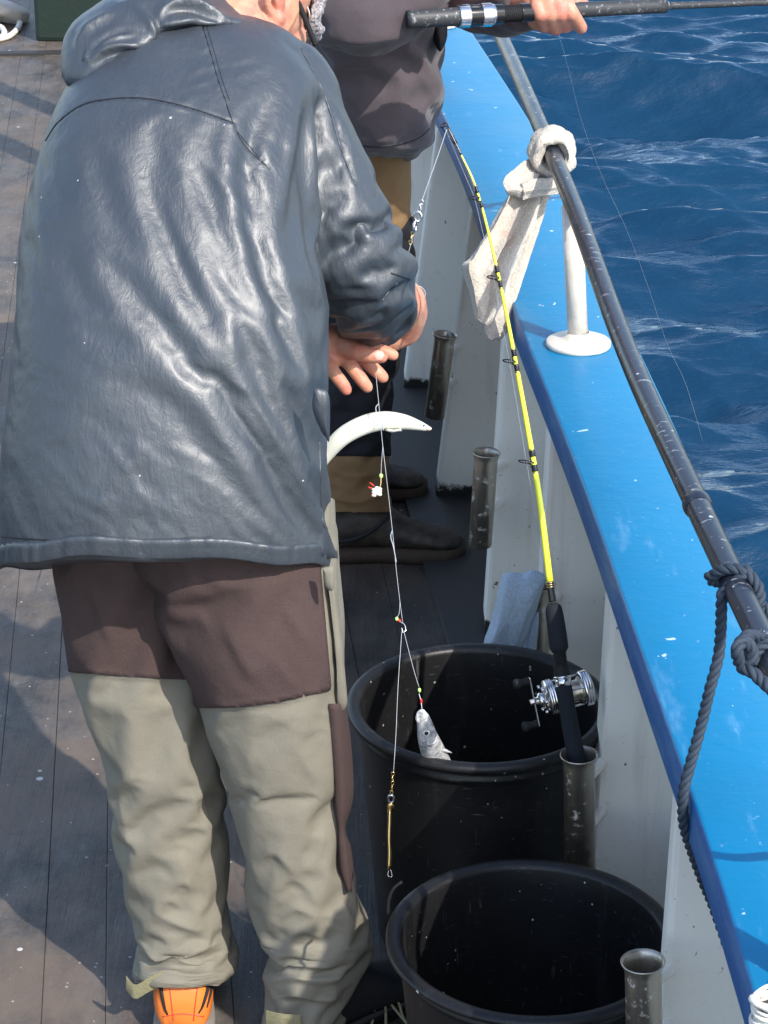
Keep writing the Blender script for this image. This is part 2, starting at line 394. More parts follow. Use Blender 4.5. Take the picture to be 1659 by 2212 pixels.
color(m, mixc(m, ramp(m, n1, [(.58, 0), (.68, 1)]), (.035, .037, .04), (.26, .27, .28)))
M['orange'] = mat('orange_shoe', (.78, .20, .035), .42, .4)
bump(M['orange'], noise_tex(M['orange'], 260, 2), .12, .001)
M['shoe_sole'] = mat('grey_sole', (.20, .18, .16), .7, .3)
M['navy_rope'] = fabric('navy_rope', (.028, .040, .058), .6, 800, .5, .35)
M['white_rope'] = fabric('white_rope', (.66, .62, .54), .8, 500, .5, .25)
m = M['fish_belly'] = mat('white_fish_skin', (.80, .82, .72), .28, .5)
n1 = noise_tex(m, 50, 3); color(m, mixc(m, n1, (.58, .59, .51), (.66, .67, .60)))
m = M['fish_silver'] = mat('silver_fish_skin', (.42, .44, .44), .2, .7, .12)
n1 = noise_tex(m, 110, 4, .6, dist=1); c = mixc(m, ramp(m, n1, [(.32, 0), (.66, 1)]), (.30, .31, .33), (.86, .87, .86))
c = mixc(m, ramp(m, noise_tex(m, 60, 3), [(.60, 0), (.72, .6)]), c, (.42, .24, .12)); color(m, c); bump(m, n1, .35, .002)
M['line'] = mat('fishing_line', (.36, .39, .44), .3, .5)
M['red'] = mat('red_bead', (.75, .05, .03), .35, .5); M['lime'] = mat('lime_bead', (.55, .95, .25), .35, .5)
M['eye_white'] = mat('eye_white', (.75, .75, .72), .15, .6)
m = M['green_box'] = mat('dark_green_paint', (.014, .026, .020), .45, .4)
c = specks(m, (.014, .026, .020), 34, .25, (.30, .31, .28), .14); color(m, c); bump(m, noise_tex(m, 60, 4), .3, .004)

m = M['deck'] = mat('tarred_deck_wood', (.07, .065, .063), .6, .4)
rv = (0, 0, R(-5.8)); gr = noise_tex(m, 60, 6, .72, coords(m, (1, .035, 1), rv)); n1 = noise_tex(m, 2.6, 7, .72); n3 = noise_tex(m, 110, 5, .75)
n4 = noise_tex(m, 12, 6, .7, coords(m, (1, .5, 1), rv))
oi = N(m, 'ShaderNodeObjectInfo')
c = mixc(m, ramp(m, n4, [(.38, 0), (.64, 1)]), (.036, .032, .030), (.118, .104, .092))
c = mixc(m, ramp(m, noise_tex(m, 7, 6, .75), [(.30, .75), (.46, 0)]), c, (.020, .019, .019)); c = mixc(m, ramp(m, n1, [(.42, 0), (.62, .8)]), c, (.150, .112, .084))
c = mixc(m, ramp(m, n3, [(.55, 0), (.75, .5)]), c, (.18, .165, .15))
hv = N(m, 'ShaderNodeHueSaturation'); mr = N(m, 'ShaderNodeMapRange'); L(m, oi.outputs['Random'], mr.inputs[0])
mr.inputs[3].default_value = .93; mr.inputs[4].default_value = 1.06; L(m, mr.outputs[0], hv.inputs['Value']); L(m, c, hv.inputs['Color'])
c = specks(m, hv.outputs[0], 22, .14, (.50, .49, .47), .15); c = specks(m, c, 75, .12, (.34, .33, .31), .22)
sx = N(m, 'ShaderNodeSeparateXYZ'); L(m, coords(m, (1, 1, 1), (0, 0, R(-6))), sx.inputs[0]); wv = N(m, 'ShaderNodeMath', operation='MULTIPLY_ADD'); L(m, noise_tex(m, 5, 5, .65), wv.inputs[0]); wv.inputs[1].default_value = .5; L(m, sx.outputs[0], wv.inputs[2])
wet_shade = ramp(m, wv.outputs[0], [(.30, 0), (.52, 1)]); dk = N(m, 'ShaderNodeMix'); dk.data_type = 'RGBA'; dk.blend_type = 'MULTIPLY'; L(m, wet_shade, dk.inputs[0]); L(m, c, dk.inputs[6]); dk.inputs[7].default_value = (.48, .46, .45, 1); c = dk.outputs[2]   # damp tar tone that also paints in the bulwark's shade
ck = ramp(m, gr, [(.31, 1), (.37, 0)]); pt = ramp(m, n1, [(.40, 0), (.58, 1)])
mu = N(m, 'ShaderNodeMath', operation='MULTIPLY'); L(m, ck, mu.inputs[0]); L(m, pt, mu.inputs[1])
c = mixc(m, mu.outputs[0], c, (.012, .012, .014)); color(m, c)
rough(m, n1, .28, .78); bump(m, gr, .45, .006); bump(m, n3, .35, .004); bump(m, n1, .3, .01)
m = M['seam'] = mat('deck_seam_tar', (.030, .028, .028), .6, .4)
m = M['sea'] = mat('sea_water', (.004, .060, .125), .05, .5, 0, IOR=1.48)
pz = noise_tex(m, .5, 3); color(m, mixc(m, pz, (.001, .020, .053), (.002, .037, .084)))
bump(m, noise_tex(m, 15, 4, .55, coords(m, (1, 2.4, 1))), .34, .022)

# ================================================================== SETTING: sea and deck
def sea_waves(x, y):
    rng = np.random.RandomState(8); h = np.zeros_like(x); dx = np.zeros_like(x); dy = np.zeros_like(x)
    for i in range(170):
        lam = .085*(38 ** rng.rand()); k = 2*math.pi/lam; th = R(-97) + rng.randn()*R(12 + 9*min(1, .5/lam))
        a = .0046*lam**.80*(.5 + rng.rand())*(1.5 if lam > .9 else 1.35 if lam < .28 else 1.8); ph = rng.rand()*6.283
        q = k*(x*math.cos(th) + y*math.sin(th)) + ph
        h += a*np.cos(q); dx -= .4*a*math.cos(th)*np.sin(q); dy -= .4*a*math.sin(th)*np.sin(q)
    return h, dx, dy
def water_grid(x0, x1, y0, y1, st, z):
    xs = np.arange(x0, x1 + st/2, st); ys = np.arange(y0, y1 + st/2, st); X, Y = np.meshgrid(xs, ys)
    h, dx, dy = sea_waves(X, Y); return np.stack([X + dx, Y + dy, z + h], 2)
sea = MB(); g = water_grid(.15, 6.4, 4.2, 18.4, .027, -.85); sea.grid(g, False)
far = np.array([-6000, -1500, -400, -100, -30, .2, 6.3, 30, 100, 400, 1500, 6000.])
fy = np.array([-6000, -1500, -400, -100, -30, 4.3, 18.2, 40, 100, 400, 1500, 6000.])
for i in range(len(far)-1):
    for j in range(len(fy)-1):
        if far[i] == .2 and fy[j] == 4.3: continue
        sea.add([(far[i], fy[j], -.86), (far[i+1], fy[j], -.86), (far[i+1], fy[j+1], -.86), (far[i], fy[j+1], -.86)], [(0,1,2,3)])
kind(sea.build('sea', M['sea'], recalc=False), 'structure')

deck = MB(); deck.box((-3.2, .3, -.16), (3.55, 0, 0), (-.9, 13.4, 0), (0, 0, .146))
deck_o = kind(deck.build('deck', M['seam'], smooth=False, at=(0, 5, 0)), 'structure')
pl = MB(); pl.box((-.0497, -1.2, -.03), (.0994, 0, 0), (0, 2.396, 0), (0, 0, .03))
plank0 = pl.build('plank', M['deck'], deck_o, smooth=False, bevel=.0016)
ang = R(5.8); rnd = random.Random(3)
ux, uy = math.cos(ang), math.sin(ang); first = True
for iu in range(-14, 8):
    off = rnd.random()*2.4
    for iv in range(-1, 6):
        u = iu*.1 + .027; v = 1.2 + off + iv*2.4
        x, y = u*ux - v*uy, u*uy + v*ux
        if y < .2 or y > 13.5 or x > .56 - max(0, y - 3)*.09: continue
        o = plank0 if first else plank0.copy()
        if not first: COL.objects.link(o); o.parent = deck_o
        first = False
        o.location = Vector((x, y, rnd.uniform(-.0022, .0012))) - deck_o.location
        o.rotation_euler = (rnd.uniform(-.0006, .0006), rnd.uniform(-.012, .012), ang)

# ================================================================== THE BOAT: bulwark, blue gunwale, rail
EP = np.array([(0,.395),(1,.394),(2.03,.382),(2.21,.376),(2.41,.368),(2.556,.356),(2.85,.339),(3.07,.328),(3.233,.32),(3.484,.302),(3.845,.276),
               (4.222,.243),(4.79,.215),(5.04,.202),(5.234,.19),(5.593,.159),(5.806,.139),(7,.012),(8.5,-.19),(10,-.43)])
_yy = np.linspace(-1.5, 12, 541); _ee = np.interp(_yy, EP[:,0], EP[:,1]); _ker = np.exp(-.5*((np.arange(-24, 25)*.025)/.22)**2); _ker /= _ker.sum()
_es = np.convolve(np.pad(_ee, 24, 'edge'), _ker, 'valid')
def E(y): return float(np.interp(y, _yy, _es))
def OFF(y): return float(np.interp(y, [3.0, 4.39, 5.11, 5.85, 8], [.0, .03, .075, .085, .09]))
ZT, ZF = .78, .712
boat = thing('fishing_boat', 'white bulwark and bright blue gunwale of the boat with a dark tubular rail on top', 'boat', (.5, 3.5, 0))
ys = np.linspace(.4, 10, 70)
b = MB(); prof = []
for y in ys:
    e = E(y); prof.append([(e-OFF(y)+.15, y, -.02), (e+.145-OFF(y)*.3, y, .3), (e+.14, y, ZF+.012), (e+.17, y, ZF+.012), (e+.175, y, -.02)])
b.grid(np.array(prof), True, True, True)
bul = b.build('bulwark', M['white_paint'], boat, smooth=False)
rb0 = None
for y, th in ((1.62, .09), (2.58, .048), (3.151, .09), (3.76, .085), (4.395, .085), (5.13, .085), (5.86, .085), (6.6, .085), (7.35, .085)):
    e = E(y); r_ = MB(); o_ = OFF(y)
    rows = []
    for z in (-.01, .25, .5, ZF - .002):
        k = z/ZF; xi = e + .002 - o_*(1-k) + (.012 if 2.3 < y < 3.3 else 0)*k; xo = e + .155
        rows.append([(xi, y, z), (xo, y - .0, z), (xo, y+th, z), (xi, y+th, z)])
    r_.grid(np.array(rows), True, True, True)
    r_.build('rib', M['white_paint'], bul, smooth=False, bevel=.009)
g_ = []
for y in ys:
    e = E(y); o2 = e + (.178 if y < 3 else .178 + (y-3)*.02 if y < 4.5 else .208)
    g_.append([(e+.012, y, ZF), (e, y, ZF+.005), (e-.001, y, ZT-.005), (e+.001, y, ZT-.0015), (e+.0045, y, ZT), (e+.07, y, ZT+.002), (o2-.012, y, ZT), (o2, y, ZT-.01), (o2, y, ZF+.01), (o2-.01, y, ZF)])
g_ = np.array(g_); gw = MB(); gw.grid(g_, True, True, True)
gw.m = [0 if (i % 10) in (3, 4, 5, 6) else 1 for i in range(len(gw.f))]
gun = gw.build('gunwale', [M['blue_paint'], M['blue_edge']], boat); sharp(gun, 50)
hl = MB(); rows = []
for y in ys:
    o2 = E(y) + .19; rows.append([(o2 - .012, y, ZF+.004), (o2 - .02, y, -.05), (o2 - .10, y, -1.3), (o2 - .2, y, -1.3), (o2 - .06, y, -.2), (o2 - .013, y, -.05)])
hl.grid(np.array(rows), True, True, True); hl.build('hull', M['blue_edge'], boat)

RP = [(1075,62,1.05),(1094,104,1.05),(1117,155,1.05),(1139,207,1.05),(1168,277,1.05),(1193,330,1.05),(1214,380,1.05),(1237,435,1.05),(1264,508,1.048),(1287,577,1.045),(1311,646,1.042),(1336,716,1.04),(1361,785,1.038),
      (1388,854,1.037),(1409,881,1.036),(1439,947,1.036),(1488,1051,1.036),(1520,1120,1.036),(1551,1189,1.036),(1584,1258,1.036),(1628,1344,1.036)]
rail_pts = [Z(*q) for q in RP]
d1 = (rail_pts[0]-rail_pts[3]).normalized(); d2 = (rail_pts[-1]-rail_pts[-4]).normalized(); p0, p1 = rail_pts[0], rail_pts[-1]
rail_pts = [p0 + d1*.4*k + Vector((-.006*k*k, 0, 0)) for k in range(9, 0, -1)] + rail_pts + [p1 + d2*.13*k for k in range(1, 14)]
_ra = np.array([tuple(p) for p in rail_pts]); _ra = _ra[np.argsort(_ra[:,1])]; _ry = np.arange(.9, 8.6, .03)
_rk = np.exp(-.5*((np.arange(-20, 21)*.03)/.20)**2); _rk /= _rk.sum()
_sm = lambda v: np.convolve(np.pad(v, 20, 'reflect', reflect_type='odd'), _rk, 'valid')
rp = np.stack([_sm(np.interp(_ry, _ra[:,1], _ra[:,0])), _ry, _sm(np.interp(_ry, _ra[:,1], _ra[:,2]))], 1)
t_ = MB(); t_.tube(rp, .0160, 20); rail = t_.build('rail', M['rail_metal'], boat)
def rail_at(y):
    i = np.argmin(np.abs(rp[:,1]-y)); a = rp[max(i-1,0)]; c = rp[min(i+1, len(rp)-1)]
    p = Vector(rp[i]); t = Vector(c-a).normalized(); return p + t*((y-p.y)/t.y), t
jp, jt = rail_at(2.70); jm = MB(); prof = []
for i in range(9): prof.append((.0162 + .0022*math.sin(math.pi*i/8) + .0006*random.random(), -.014 + i*.0035))
jm.lathe(prof, jp, jt, 24); jn = jm.build('joint_band', M['rail_metal'], boat); attach(jn, rail) if False else None
for y in (2.02, 4.012, 6.75):
    p, t = rail_at(y); px_ = p.x + .020
    st = MB(); st.tube([(px_, y, ZT+.004), (px_*.55 + p.x*.45, y, .9), (p.x, y, p.z - .008)], .0183, 24)
    s_o = st.build('stanchion', M['post_paint'], boat)
    bp = MB(); bp.lathe([(0, .0), (.057, .0), (.0585, .003), (.0585, .008), (.056, .0105), (.034, .012), (.026, .0165), (.0195, .026), (.0183, .026)], (px_, y, ZT+.0015), (0,0,1), 40)
    co = np.array(bp.v); co[:,2] += .0012*fnoise(co, 60, 3); bp.v = [tuple(q) for q in co]
    bp.build('base_plate', M['post_paint'], s_o)

def rod_holder(mx, my, d, bx, by, yr, ln=.2):
    top = P(mx, my, d); bot = P(bx, by, d + .0); ax = (top-bot).normalized(); bot = top - ax*ln
    h = MB(); r = .0235
    h.lathe([(r-.0015, 0), (r, 0), (r, ln-.016), (r+.0015, ln-.008), (r+.0048, ln-.0015), (r+.0052, ln), (r+.0040, ln+.0008), (r+.0008, ln-.004), (r-.0022, ln-.014), (r-.0022, .002), (r-.0015, 0)], bot, ax, 40)
    o = h.build('rod_holder', M['steel'], boat)
    for f in (.3, .72):
        br = MB()
        c = bot + ax*ln*f; br.tube([(c.x + .004, c.y + r - .004, c.z), (c.x + .022, c.y + r + .012, c.z), (c.x + .040, yr + .004, c.z)], [.006, .006, .010], 10)
        br.build('bracket', M['white_paint'], o, smooth=False, bevel=.003)
    return top, ax
hold = [rod_holder(*a) for a in ((962,722,5.06,938,905,5.13), (1051,977,4.32,1037,1180,4.395), (1165,1262,3.69,1156,1450,3.76), (1251,1630,3.08,1253,1870,3.151), (1389,2076,2.52,1392,2250,2.58))]

# waterway board along the foot of the bulwark
ww = MB(); rows = []
for y in np.linspace(2, 9, 40):
    e = E(y) - OFF(y); rows.append([(e-.075, y, -.002), (e-.072, y, .010), (e+.2, y, .012), (e+.2, y, -.002)])
ww.grid(np.array(rows), True, True, True); ww.build('waterway_board', M['seam'], boat, smooth=False)

# ================================================================== TUBS
def make_tub(): 
    q = MB(); h = .42; ro = .2105
    pr = [(0, 0), (.150, 0), (.160, .006)]
    for i in range(1, 9): pr.append((.160 + (.190-.160)*i/8, .006 + (.375-.006)*i/8))
    pr += [(.1915, .381), (.196, .384), (.1965, .390), (.194, .3935), (.1945, .404), (.200, .4065), (ro-.002, .4075), (ro, .411), (ro, .4165), (ro-.003, .4200), (ro-.012, .4212), (.192, .4195), (.1885, .4165), (.187, .411), (.186, .375)]
    for i in range(1, 7): pr.append((.186 - .030*i/6, .375 - (.375-.012)*i/6))
    pr += [(.150, .008), (0, .008)]
    q.lathe(pr, (0,0,0), (0,0,1), 96); return q.build('tub', M['tub'])
t1 = make_tub(); c1 = Z(1035, 1532, .42); t1.location = (c1.x, c1.y, .013)
tag(t1, 'black plastic tub with silver fish scales on its rim and a fish hanging inside', 'tub', 'black tubs along the bulwark')
t2 = t1.copy(); COL.objects.link(t2); c2 = Z(1150, 2022, .345); t2.location = (c2.x, c2.y, .003); t2.scale = (.972, .972, .815); t2.rotation_euler.z = 2.1
tag(t2, 'empty black plastic tub in the foreground with a wire loop on its left rim', 'tub', 'black tubs along the bulwark')
wr = MB(); wr.tube([P(x, y, 2.77) for x, y in herm([(868,1905),(850,1920),(840,1945),(838,1975)], 14)], .0022, 8)
o = wr.build('wire_loop', M['black_rubber'], None); o.parent = t2; o.matrix_parent_inverse = __import__('mathutils').Matrix.LocRotScale(t2.location, t2.rotation_euler, t2.scale).inverted()

# ================================================================== YELLOW ROD WITH REEL
RD = [(1256,1690),(1242,1620),(1228,1545),(1216,1470),(1204,1370),(1194,1300),(1187,1250),(1166,1080),(1146,960),(1113,778),(1077,597),(1033,420),(993,328),(968,276)]
yb, yt = 1690, 276
def rod_d(y): return 3.08 + (3.48-3.08)*((yb-y)/(yb-yt))**1.0
def rod_pt(y):
    a = np.array(RD[::-1], float); return P(float(np.interp(y, a[:,1], a[:,0])), y, rod_d(y))
rs = np.array(RD, float); hr = herm(rs, 160)
def rod_pt(y): i = np.argsort(hr[:,1]); return P(float(np.interp(y, hr[i,1], hr[i,0])), y, rod_d(y))
rod = thing('fishing_rod', 'short yellow fishing rod with a silver reel standing in the steel rod holder', 'fishing rod', rod_pt(1640), 'fishing rods')
def seg(y0, y1, r0, r1, name, m, par=None, n=14, k=14, extra=None):
    t = MB(); yy = np.linspace(y0, y1, k); t.tube([rod_pt(y) for y in yy], list(np.linspace(r0, r1, k)) if extra is None else extra, n)
    return t.build(name, M[m], par or rod)
seg(1258, 300, .0053, .0012, 'blank', 'yellow_rod', k=60)
seg(1300, 1256, .0056, .0054, 'blank_butt', 'black_gloss')
for a in (1269, 1264, 1259.5): seg(a, a-2.2, .0059, .0059, 'winding', 'brass', k=2)
fg = np.linspace(1302, 1408, 12); seg(1302, 1408, 0, 0, 'foregrip', 'foam', n=18, k=14, extra=[.006, .0118, .0130, .0134, .0136, .0138, .0140, .0141, .0142, .0143, .0143, .0143, .0142, .011])
ex = []
for i in range(40): ex.append(.0098 + .0009*math.sin(i*math.pi/2.2))
seg(1408, 1440, 0, 0, 'reel_seat', 'black_rubber', n=18, k=40, extra=ex)
seg(1438, 1461, .0118, .0128, 'reel_seat_nut', 'black_rubber', n=16); seg(1460, 1464, .0138, .0138, 'reel_seat_ring', 'chrome', n=20, k=3)
seg(1464, 1481, .0122, .0122, 'reel_clamp', 'chrome', n=20, k=3)
seg(1481, 1690, .0122, .0138, 'rear_grip', 'foam', n=20, k=20)
# guides
def guide(y, r, side=-1):
    c = rod_pt(y); t = (rod_pt(y-8)-rod_pt(y+8)).normalized(); px_ = ppm(c)
    sd = Vector((side*.9, -.35, 0)).normalized(); sd = (sd - t*sd.dot(t)).normalized()
    gm = MB(); rc = c + sd*(r*.95); w = t.cross(sd).normalized(); tilt = (sd*.9 + t*.35).normalized()
    gm.tube([rc + (w*math.cos(a)*r + tilt*math.sin(a)*r*.9) for a in np.linspace(0, 2*math.pi, 25)], .0011, 6, False)
    for s in (-1, 1): gm.tube([c + t*.016*s, c + t*.006*s + sd*.004, rc + w*r*.8*s - sd*r*.3], .0010, 6)
    go = gm.build('guide', M['black_gloss'], rod)
    for a, bb in ((y-22, y-8), (y+9, y+24)):
        rr = .0012 + (.0053-.0012)*(y-300)/958 + .0007; z_ = MB(); z_.tube([rod_pt(q) for q in np.linspace(a, bb, 5)], rr, 12)
        o = z_.build('winding', M['black_gloss'], rod)
    for q in (y-24, y+26):
        rr = .0012 + (.0053-.0012)*(y-300)/958 + .0006; z_ = MB(); z_.tube([rod_pt(q-1.2), rod_pt(q+1.2)], rr, 12); z_.build('winding', M['brass'], rod)
for y, r in ((995, .0125), (778, .0105), (597, .0095), (425, .008)): guide(y, r)
seg(335, 274, .0017, .0013, 'tip_winding', 'black_gloss')
tp = rod_pt(272); t = (rod_pt(272)-rod_pt(330)).normalized(); g3 = MB(); w = Vector((.8, -.2, .5)); w = (w - t*w.dot(t)).normalized(); u2 = t.cross(w)
rc = tp - w*.006 + t*.004
g3.tube([rc + (w*math.cos(a)*.0055 + (u2*.7 + t*.5)*math.sin(a)*.0055) for a in np.linspace(0, 2*math.pi, 20)], .0011, 6, False)
g3.tube([rc - w*.005, tp - t*.03 - w*.002], .0009, 6); g3.tube([rc + w*.005, tp - t*.03 + w*.002], .0009, 6); g3.build('tip_guide', M['black_gloss'], rod)
# reel
rcn = rod_pt(1502); rt = (rod_pt(1440)-rod_pt(1560)).normalized(); back = Vector((.10, .93, .30)); back = (back - rt*back.dot(rt)).normalized()
ra = Vector((.93, .28, .16)); rc = rcn + back*.036 + Vector((-.003,0,0)); ra = (ra - rt*ra.dot(rt)*.2).normalized()
reel = MB()
RR = .0275
def plate(h0, sgn):
    pr = [(0, 0), (RR*.62, 0), (RR*.68, .002), (RR*.9, .0025), (RR*.94, .004)]
    for i in range(3): pr += [(RR*.97+.0006, .0045+.004*i), (RR+.0008, .0062+.004*i), (RR*.985, .0078+.004*i)]
    pr += [(RR*.98, .0165), (RR*.9, .0172), (0, .0172)]
    q = MB(); q.lathe(pr, rc + ra*h0, ra*sgn, 40); return q.build('side_plate', M['chrome'], None)
reel_o = MB(); reel_o.lathe([(0, -.022), (.019, -.022), (.0205, -.0205), (.0165, -.017), (.0165, .017), (.0205, .0205), (.019, .022), (0, .022)], rc, ra, 32)
reel_o = reel_o.build('reel', M['steel'], rod)
for h0, s_ in ((-.0385, 1), (.0385, -1)):
    q = plate(h0, s_); attach(q, reel_o)
uu = ra.orthogonal().normalized(); vv = ra.cross(uu); pm = MB()
for k in range(5):
    a = 2*math.pi*k/5 + .5; c = rc + (uu*math.cos(a)+vv*math.sin(a))*RR*.86; pm.tube([c - ra*.024, c + ra*.024], .0017, 8)
attach(pm.build('pillar', M['chrome'], None), reel_o)
foot = MB(); foot.tube([rcn + back*.012 + rt*.028, rcn + back*.013, rcn + back*.012 - rt*.03], [.003, .005, .003], 10); foot.capsule(rcn + back*.012, rc - back*.024, .004, .005); attach(foot.build('reel_foot', M['chrome'], None), reel_o)
lv = MB(); hub = rc - ra*.040; ha = (rt*.93 + vv*.0 + back*-.2); ha = (ha - ra*ha.dot(ra)).normalized()
lv.lathe([(0, 0), (.011, 0), (.012, .004), (.009, .007), (.006, .008), (.006, .012), (0, .012)], hub, -ra, 20)
for k in range(6):
    a = 2*math.pi*k/6; q = hub + (uu*math.cos(a)+vv*math.sin(a))*RR*.74; lv.lathe([(0, -.002), (.003, -.002), (.003, .0015), (0, .0022)], q, -ra, 10)
attach(lv.build('drag_hub', M['chrome'], None), reel_o)
hb = hub - ra*.013; hd = MB(); wv = ra.cross(ha).normalized()
hd.box(hb - ha*.038 - wv*.0032, wv*.0064, ha*.076, -ra*.0018); hd.lathe([(0, 0), (.0048, 0), (.0048, .006), (.003, .007), (0, .007)], hb - ra*.001, -ra, 6)
attach(hd.build('handle', M['chrome'], None, smooth=False), reel_o)
for s in (-1, 1):
    kn = MB(); kn.lathe([(0, 0), (.0055, .001), (.0062, .003), (.0052, .008), (.0056, .013), (.0078, .019), (.0080, .0225), (.006, .025), (0, .0253)], hb + ha*.034*s - ra*.001, -ra, 18)
    attach(kn.build('handle_knob', M['black_rubber'], None), reel_o)
# line on the rod: reel -> guides -> tip
lr = MB(); pts = [rc + rt*.02 - ra*.004]
for y, r in ((995, .0125), (778, .0105), (597, .0095), (425, .008)): pts.append(rod_pt(y) + Vector((-.9, -.35, 0)).normalized()*r*.9)
pts.append(rod_pt(272) - w*.006); lr.tube(pts, .00022, 5); lr.build('line', M['line'], rod)

# ================================================================== PERSON IN THE RAIN JACKET
man = thing('person', 'person in a dark navy rain jacket seen from behind, bending to unhook a fish', 'person', P(480, 2215, 3.06) * 1, 'anglers')
man.location.z = 0
AX = (0, .886, -.463)
# body under the clothes, one skin
bd = MB()
def q3(x, y, d): return P(x, y, d)
bd.capsule(q3(370, 960, 3.14), q3(430, 260, 3.40), .125, .13); bd.capsule(q3(300, 1080, 3.15), q3(520, 1080, 3.15), .07, .07); bd.capsule(q3(300, 330, 3.38), q3(540, 250, 3.40), .10, .10)
bd.capsule(q3(420, 180, 3.44), q3(520, 90, 3.50), .10, .07)
bd.chain([q3(500, 80, 3.50), q3(545, 30, 3.54), q3(575, -30, 3.58)], [.070, .066, .066])                    # neck
hc = q3(572, -62, 3.60); bd.ellipsoid(hc, (.076, .098, .115)); 
bd.ellipsoid(q3(598, 22, 3.575), (.043, .060, .058)); bd.ellipsoid(q3(622, 45, 3.60), (.026, .045, .040)); bd.ellipsoid(q3(612, 70, 3.59), (.030, .040, .028))
bd.capsule(q3(560, 60, 3.54), q3(620, 80, 3.57), .035, .030)
bd.ellipsoid(q3(640, -20, 3.63), (.020, .05, .05)); bd.ellipsoid(q3(672, 5, 3.66), (.018, .018, .030))         # cheek, nose
# right arm and hand
bd.chain([q3(610,190,3.42), q3(785,560,3.36), q3(868,655,3.60)], [.060, .046, .032])
bd.chain([q3(872,652,3.58), q3(876,676,3.61), q3(868,704,3.63), q3(842,722,3.62)], [.036, .036, .035, .030])
bd.chain([q3(848, 690, 3.63), q3(825, 722, 3.61)], [.026, .024])
for (a, b_, c_) in (((846,716,3.60),(812,736,3.56),(787,752,3.54)), ((850,722,3.62),(822,744,3.59),(800,760,3.57)), ((838,728,3.64),(812,748,3.63),(795,765,3.62)), ((828,730,3.66),(806,748,3.66),(790,764,3.65))):
    bd.chain([q3(*a), q3(*b_), q3(*c_)], [.0125, .0105, .0085], 12)
# left arm (hidden by the jacket) and open left hand
bd.chain([q3(210, 260, 3.44), q3(300, 620, 3.60), q3(640, 715, 3.52), q3(700, 738, 3.49)], [.06, .046, .030, .027])
bd.chain([q3(698, 735, 3.49), q3(720, 755, 3.485), q3(726, 765, 3.48)], [.028, .026, .021])
bd.capsule(q3(722, 728, 3.50), q3(760, 752, 3.50), .022, .018); bd.capsule(q3(705, 745, 3.48), q3(712, 780, 3.47), .020, .0145); bd.capsule(q3(718, 740, 3.49), q3(742, 768, 3.485), .022, .015)
LH = [((702,772,3.468),(722,806,3.450),(742,832,3.445),(748,842,3.445), .0108), ((736,764,3.480),(760,792,3.462),(784,824,3.456),(793,836,3.456), .0112),
      ((766,764,3.492),(794,784,3.480),(818,806,3.474),(827,815,3.474), .0112), ((780,742,3.510),(810,752,3.506),(838,762,3.500),(849,767,3.500), .0108)]
for a, b_, c_, e_, r_ in LH: bd.chain([q3(*a), q3(*b_), q3(*c_), q3(*e_)], [r_*1.12, r_*1.02, r_*.95, r_*.86], 14)
bd.chain([q3(738,748,3.475), q3(770,760,3.452), q3(802,768,3.446), q3(824,771,3.444)], [.0165, .0132, .0126, .0104], 14)                           # thumb
# legs, hips, feet
for hx, pts in ((-1, ((290,1100,3.16),(345,1650,3.12),(400,2080,3.11))), (1, ((530,1100,3.14),(600,1650,3.06),(650,2130,3.04)))):
    bd.chain([q3(*p) for p in pts], [.075, .048, .030])
# ear
ear = [(606,-44,3.488),(590,-38,3.470),(579,-16,3.462),(577,8,3.464),(584,28,3.470),(596,42,3.478),(607,47,3.486),(611,38,3.492)]
for i in range(len(ear)-1): bd.capsule(q3(*ear[i]), q3(*ear[i+1]), .0062, .0062, 10)
bd.chain([q3(606,-18,3.484), q3(597,-2,3.480), q3(601,18,3.484)], [.0055, .0055, .005], 10); bd.ellipsoid(q3(599, 0, 3.500), (.012, .022, .026))
bd.capsule(q3(603, 36, 3.482), q3(602, 43, 3.480), .0080, .007)
me = remesh(bd, .0027, 4, .5)
body = finish('body', me, M['skin'], man, recalc=False)
for a, b_, c_, e_, r_ in LH[:0]: pass
def nail(p0, p1, r, off):
    d = (Vector(p1)-Vector(p0)).normalized(); n_ = Vector(off).normalized(); n_ = (n_ - d*n_.dot(d)).normalized(); w = d.cross(n_)
    q = MB(); g = []
    for i, u_ in enumerate(np.linspace(-1, 1, 9)):
        hw = r*.62*math.sqrt(max(.05, 1-max(0, u_)**4*.8)); row = []
        for j in np.linspace(-1, 1, 7): row.append(Vector(p1) - d*r*.2 + d*u_*r*.65 + w*j*hw + n_*(r*(.98 - .30*j*j) - .0009*u_*u_))
        g.append(row)
    q.grid(np.array(g), False); return q.build('nail', M['nail'], body)
nail(q3(802,768,3.446), q3(822,770,3.444), .0118, (-.1, -.8, .5))
rg = MB(); pa, pb = q3(738,766,3.480), q3(760,792,3.466); t = (pb-pa).normalized(); u = t.orthogonal().normalized(); v = t.cross(u); pc = pa + (pb-pa)*.12
rg.tube([pc + (u*math.cos(a)+v*math.sin(a))*.0128 for a in np.linspace(0, 2*math.pi, 30)], .0016, 8, False); rg.build('ring', M['brass'], man)

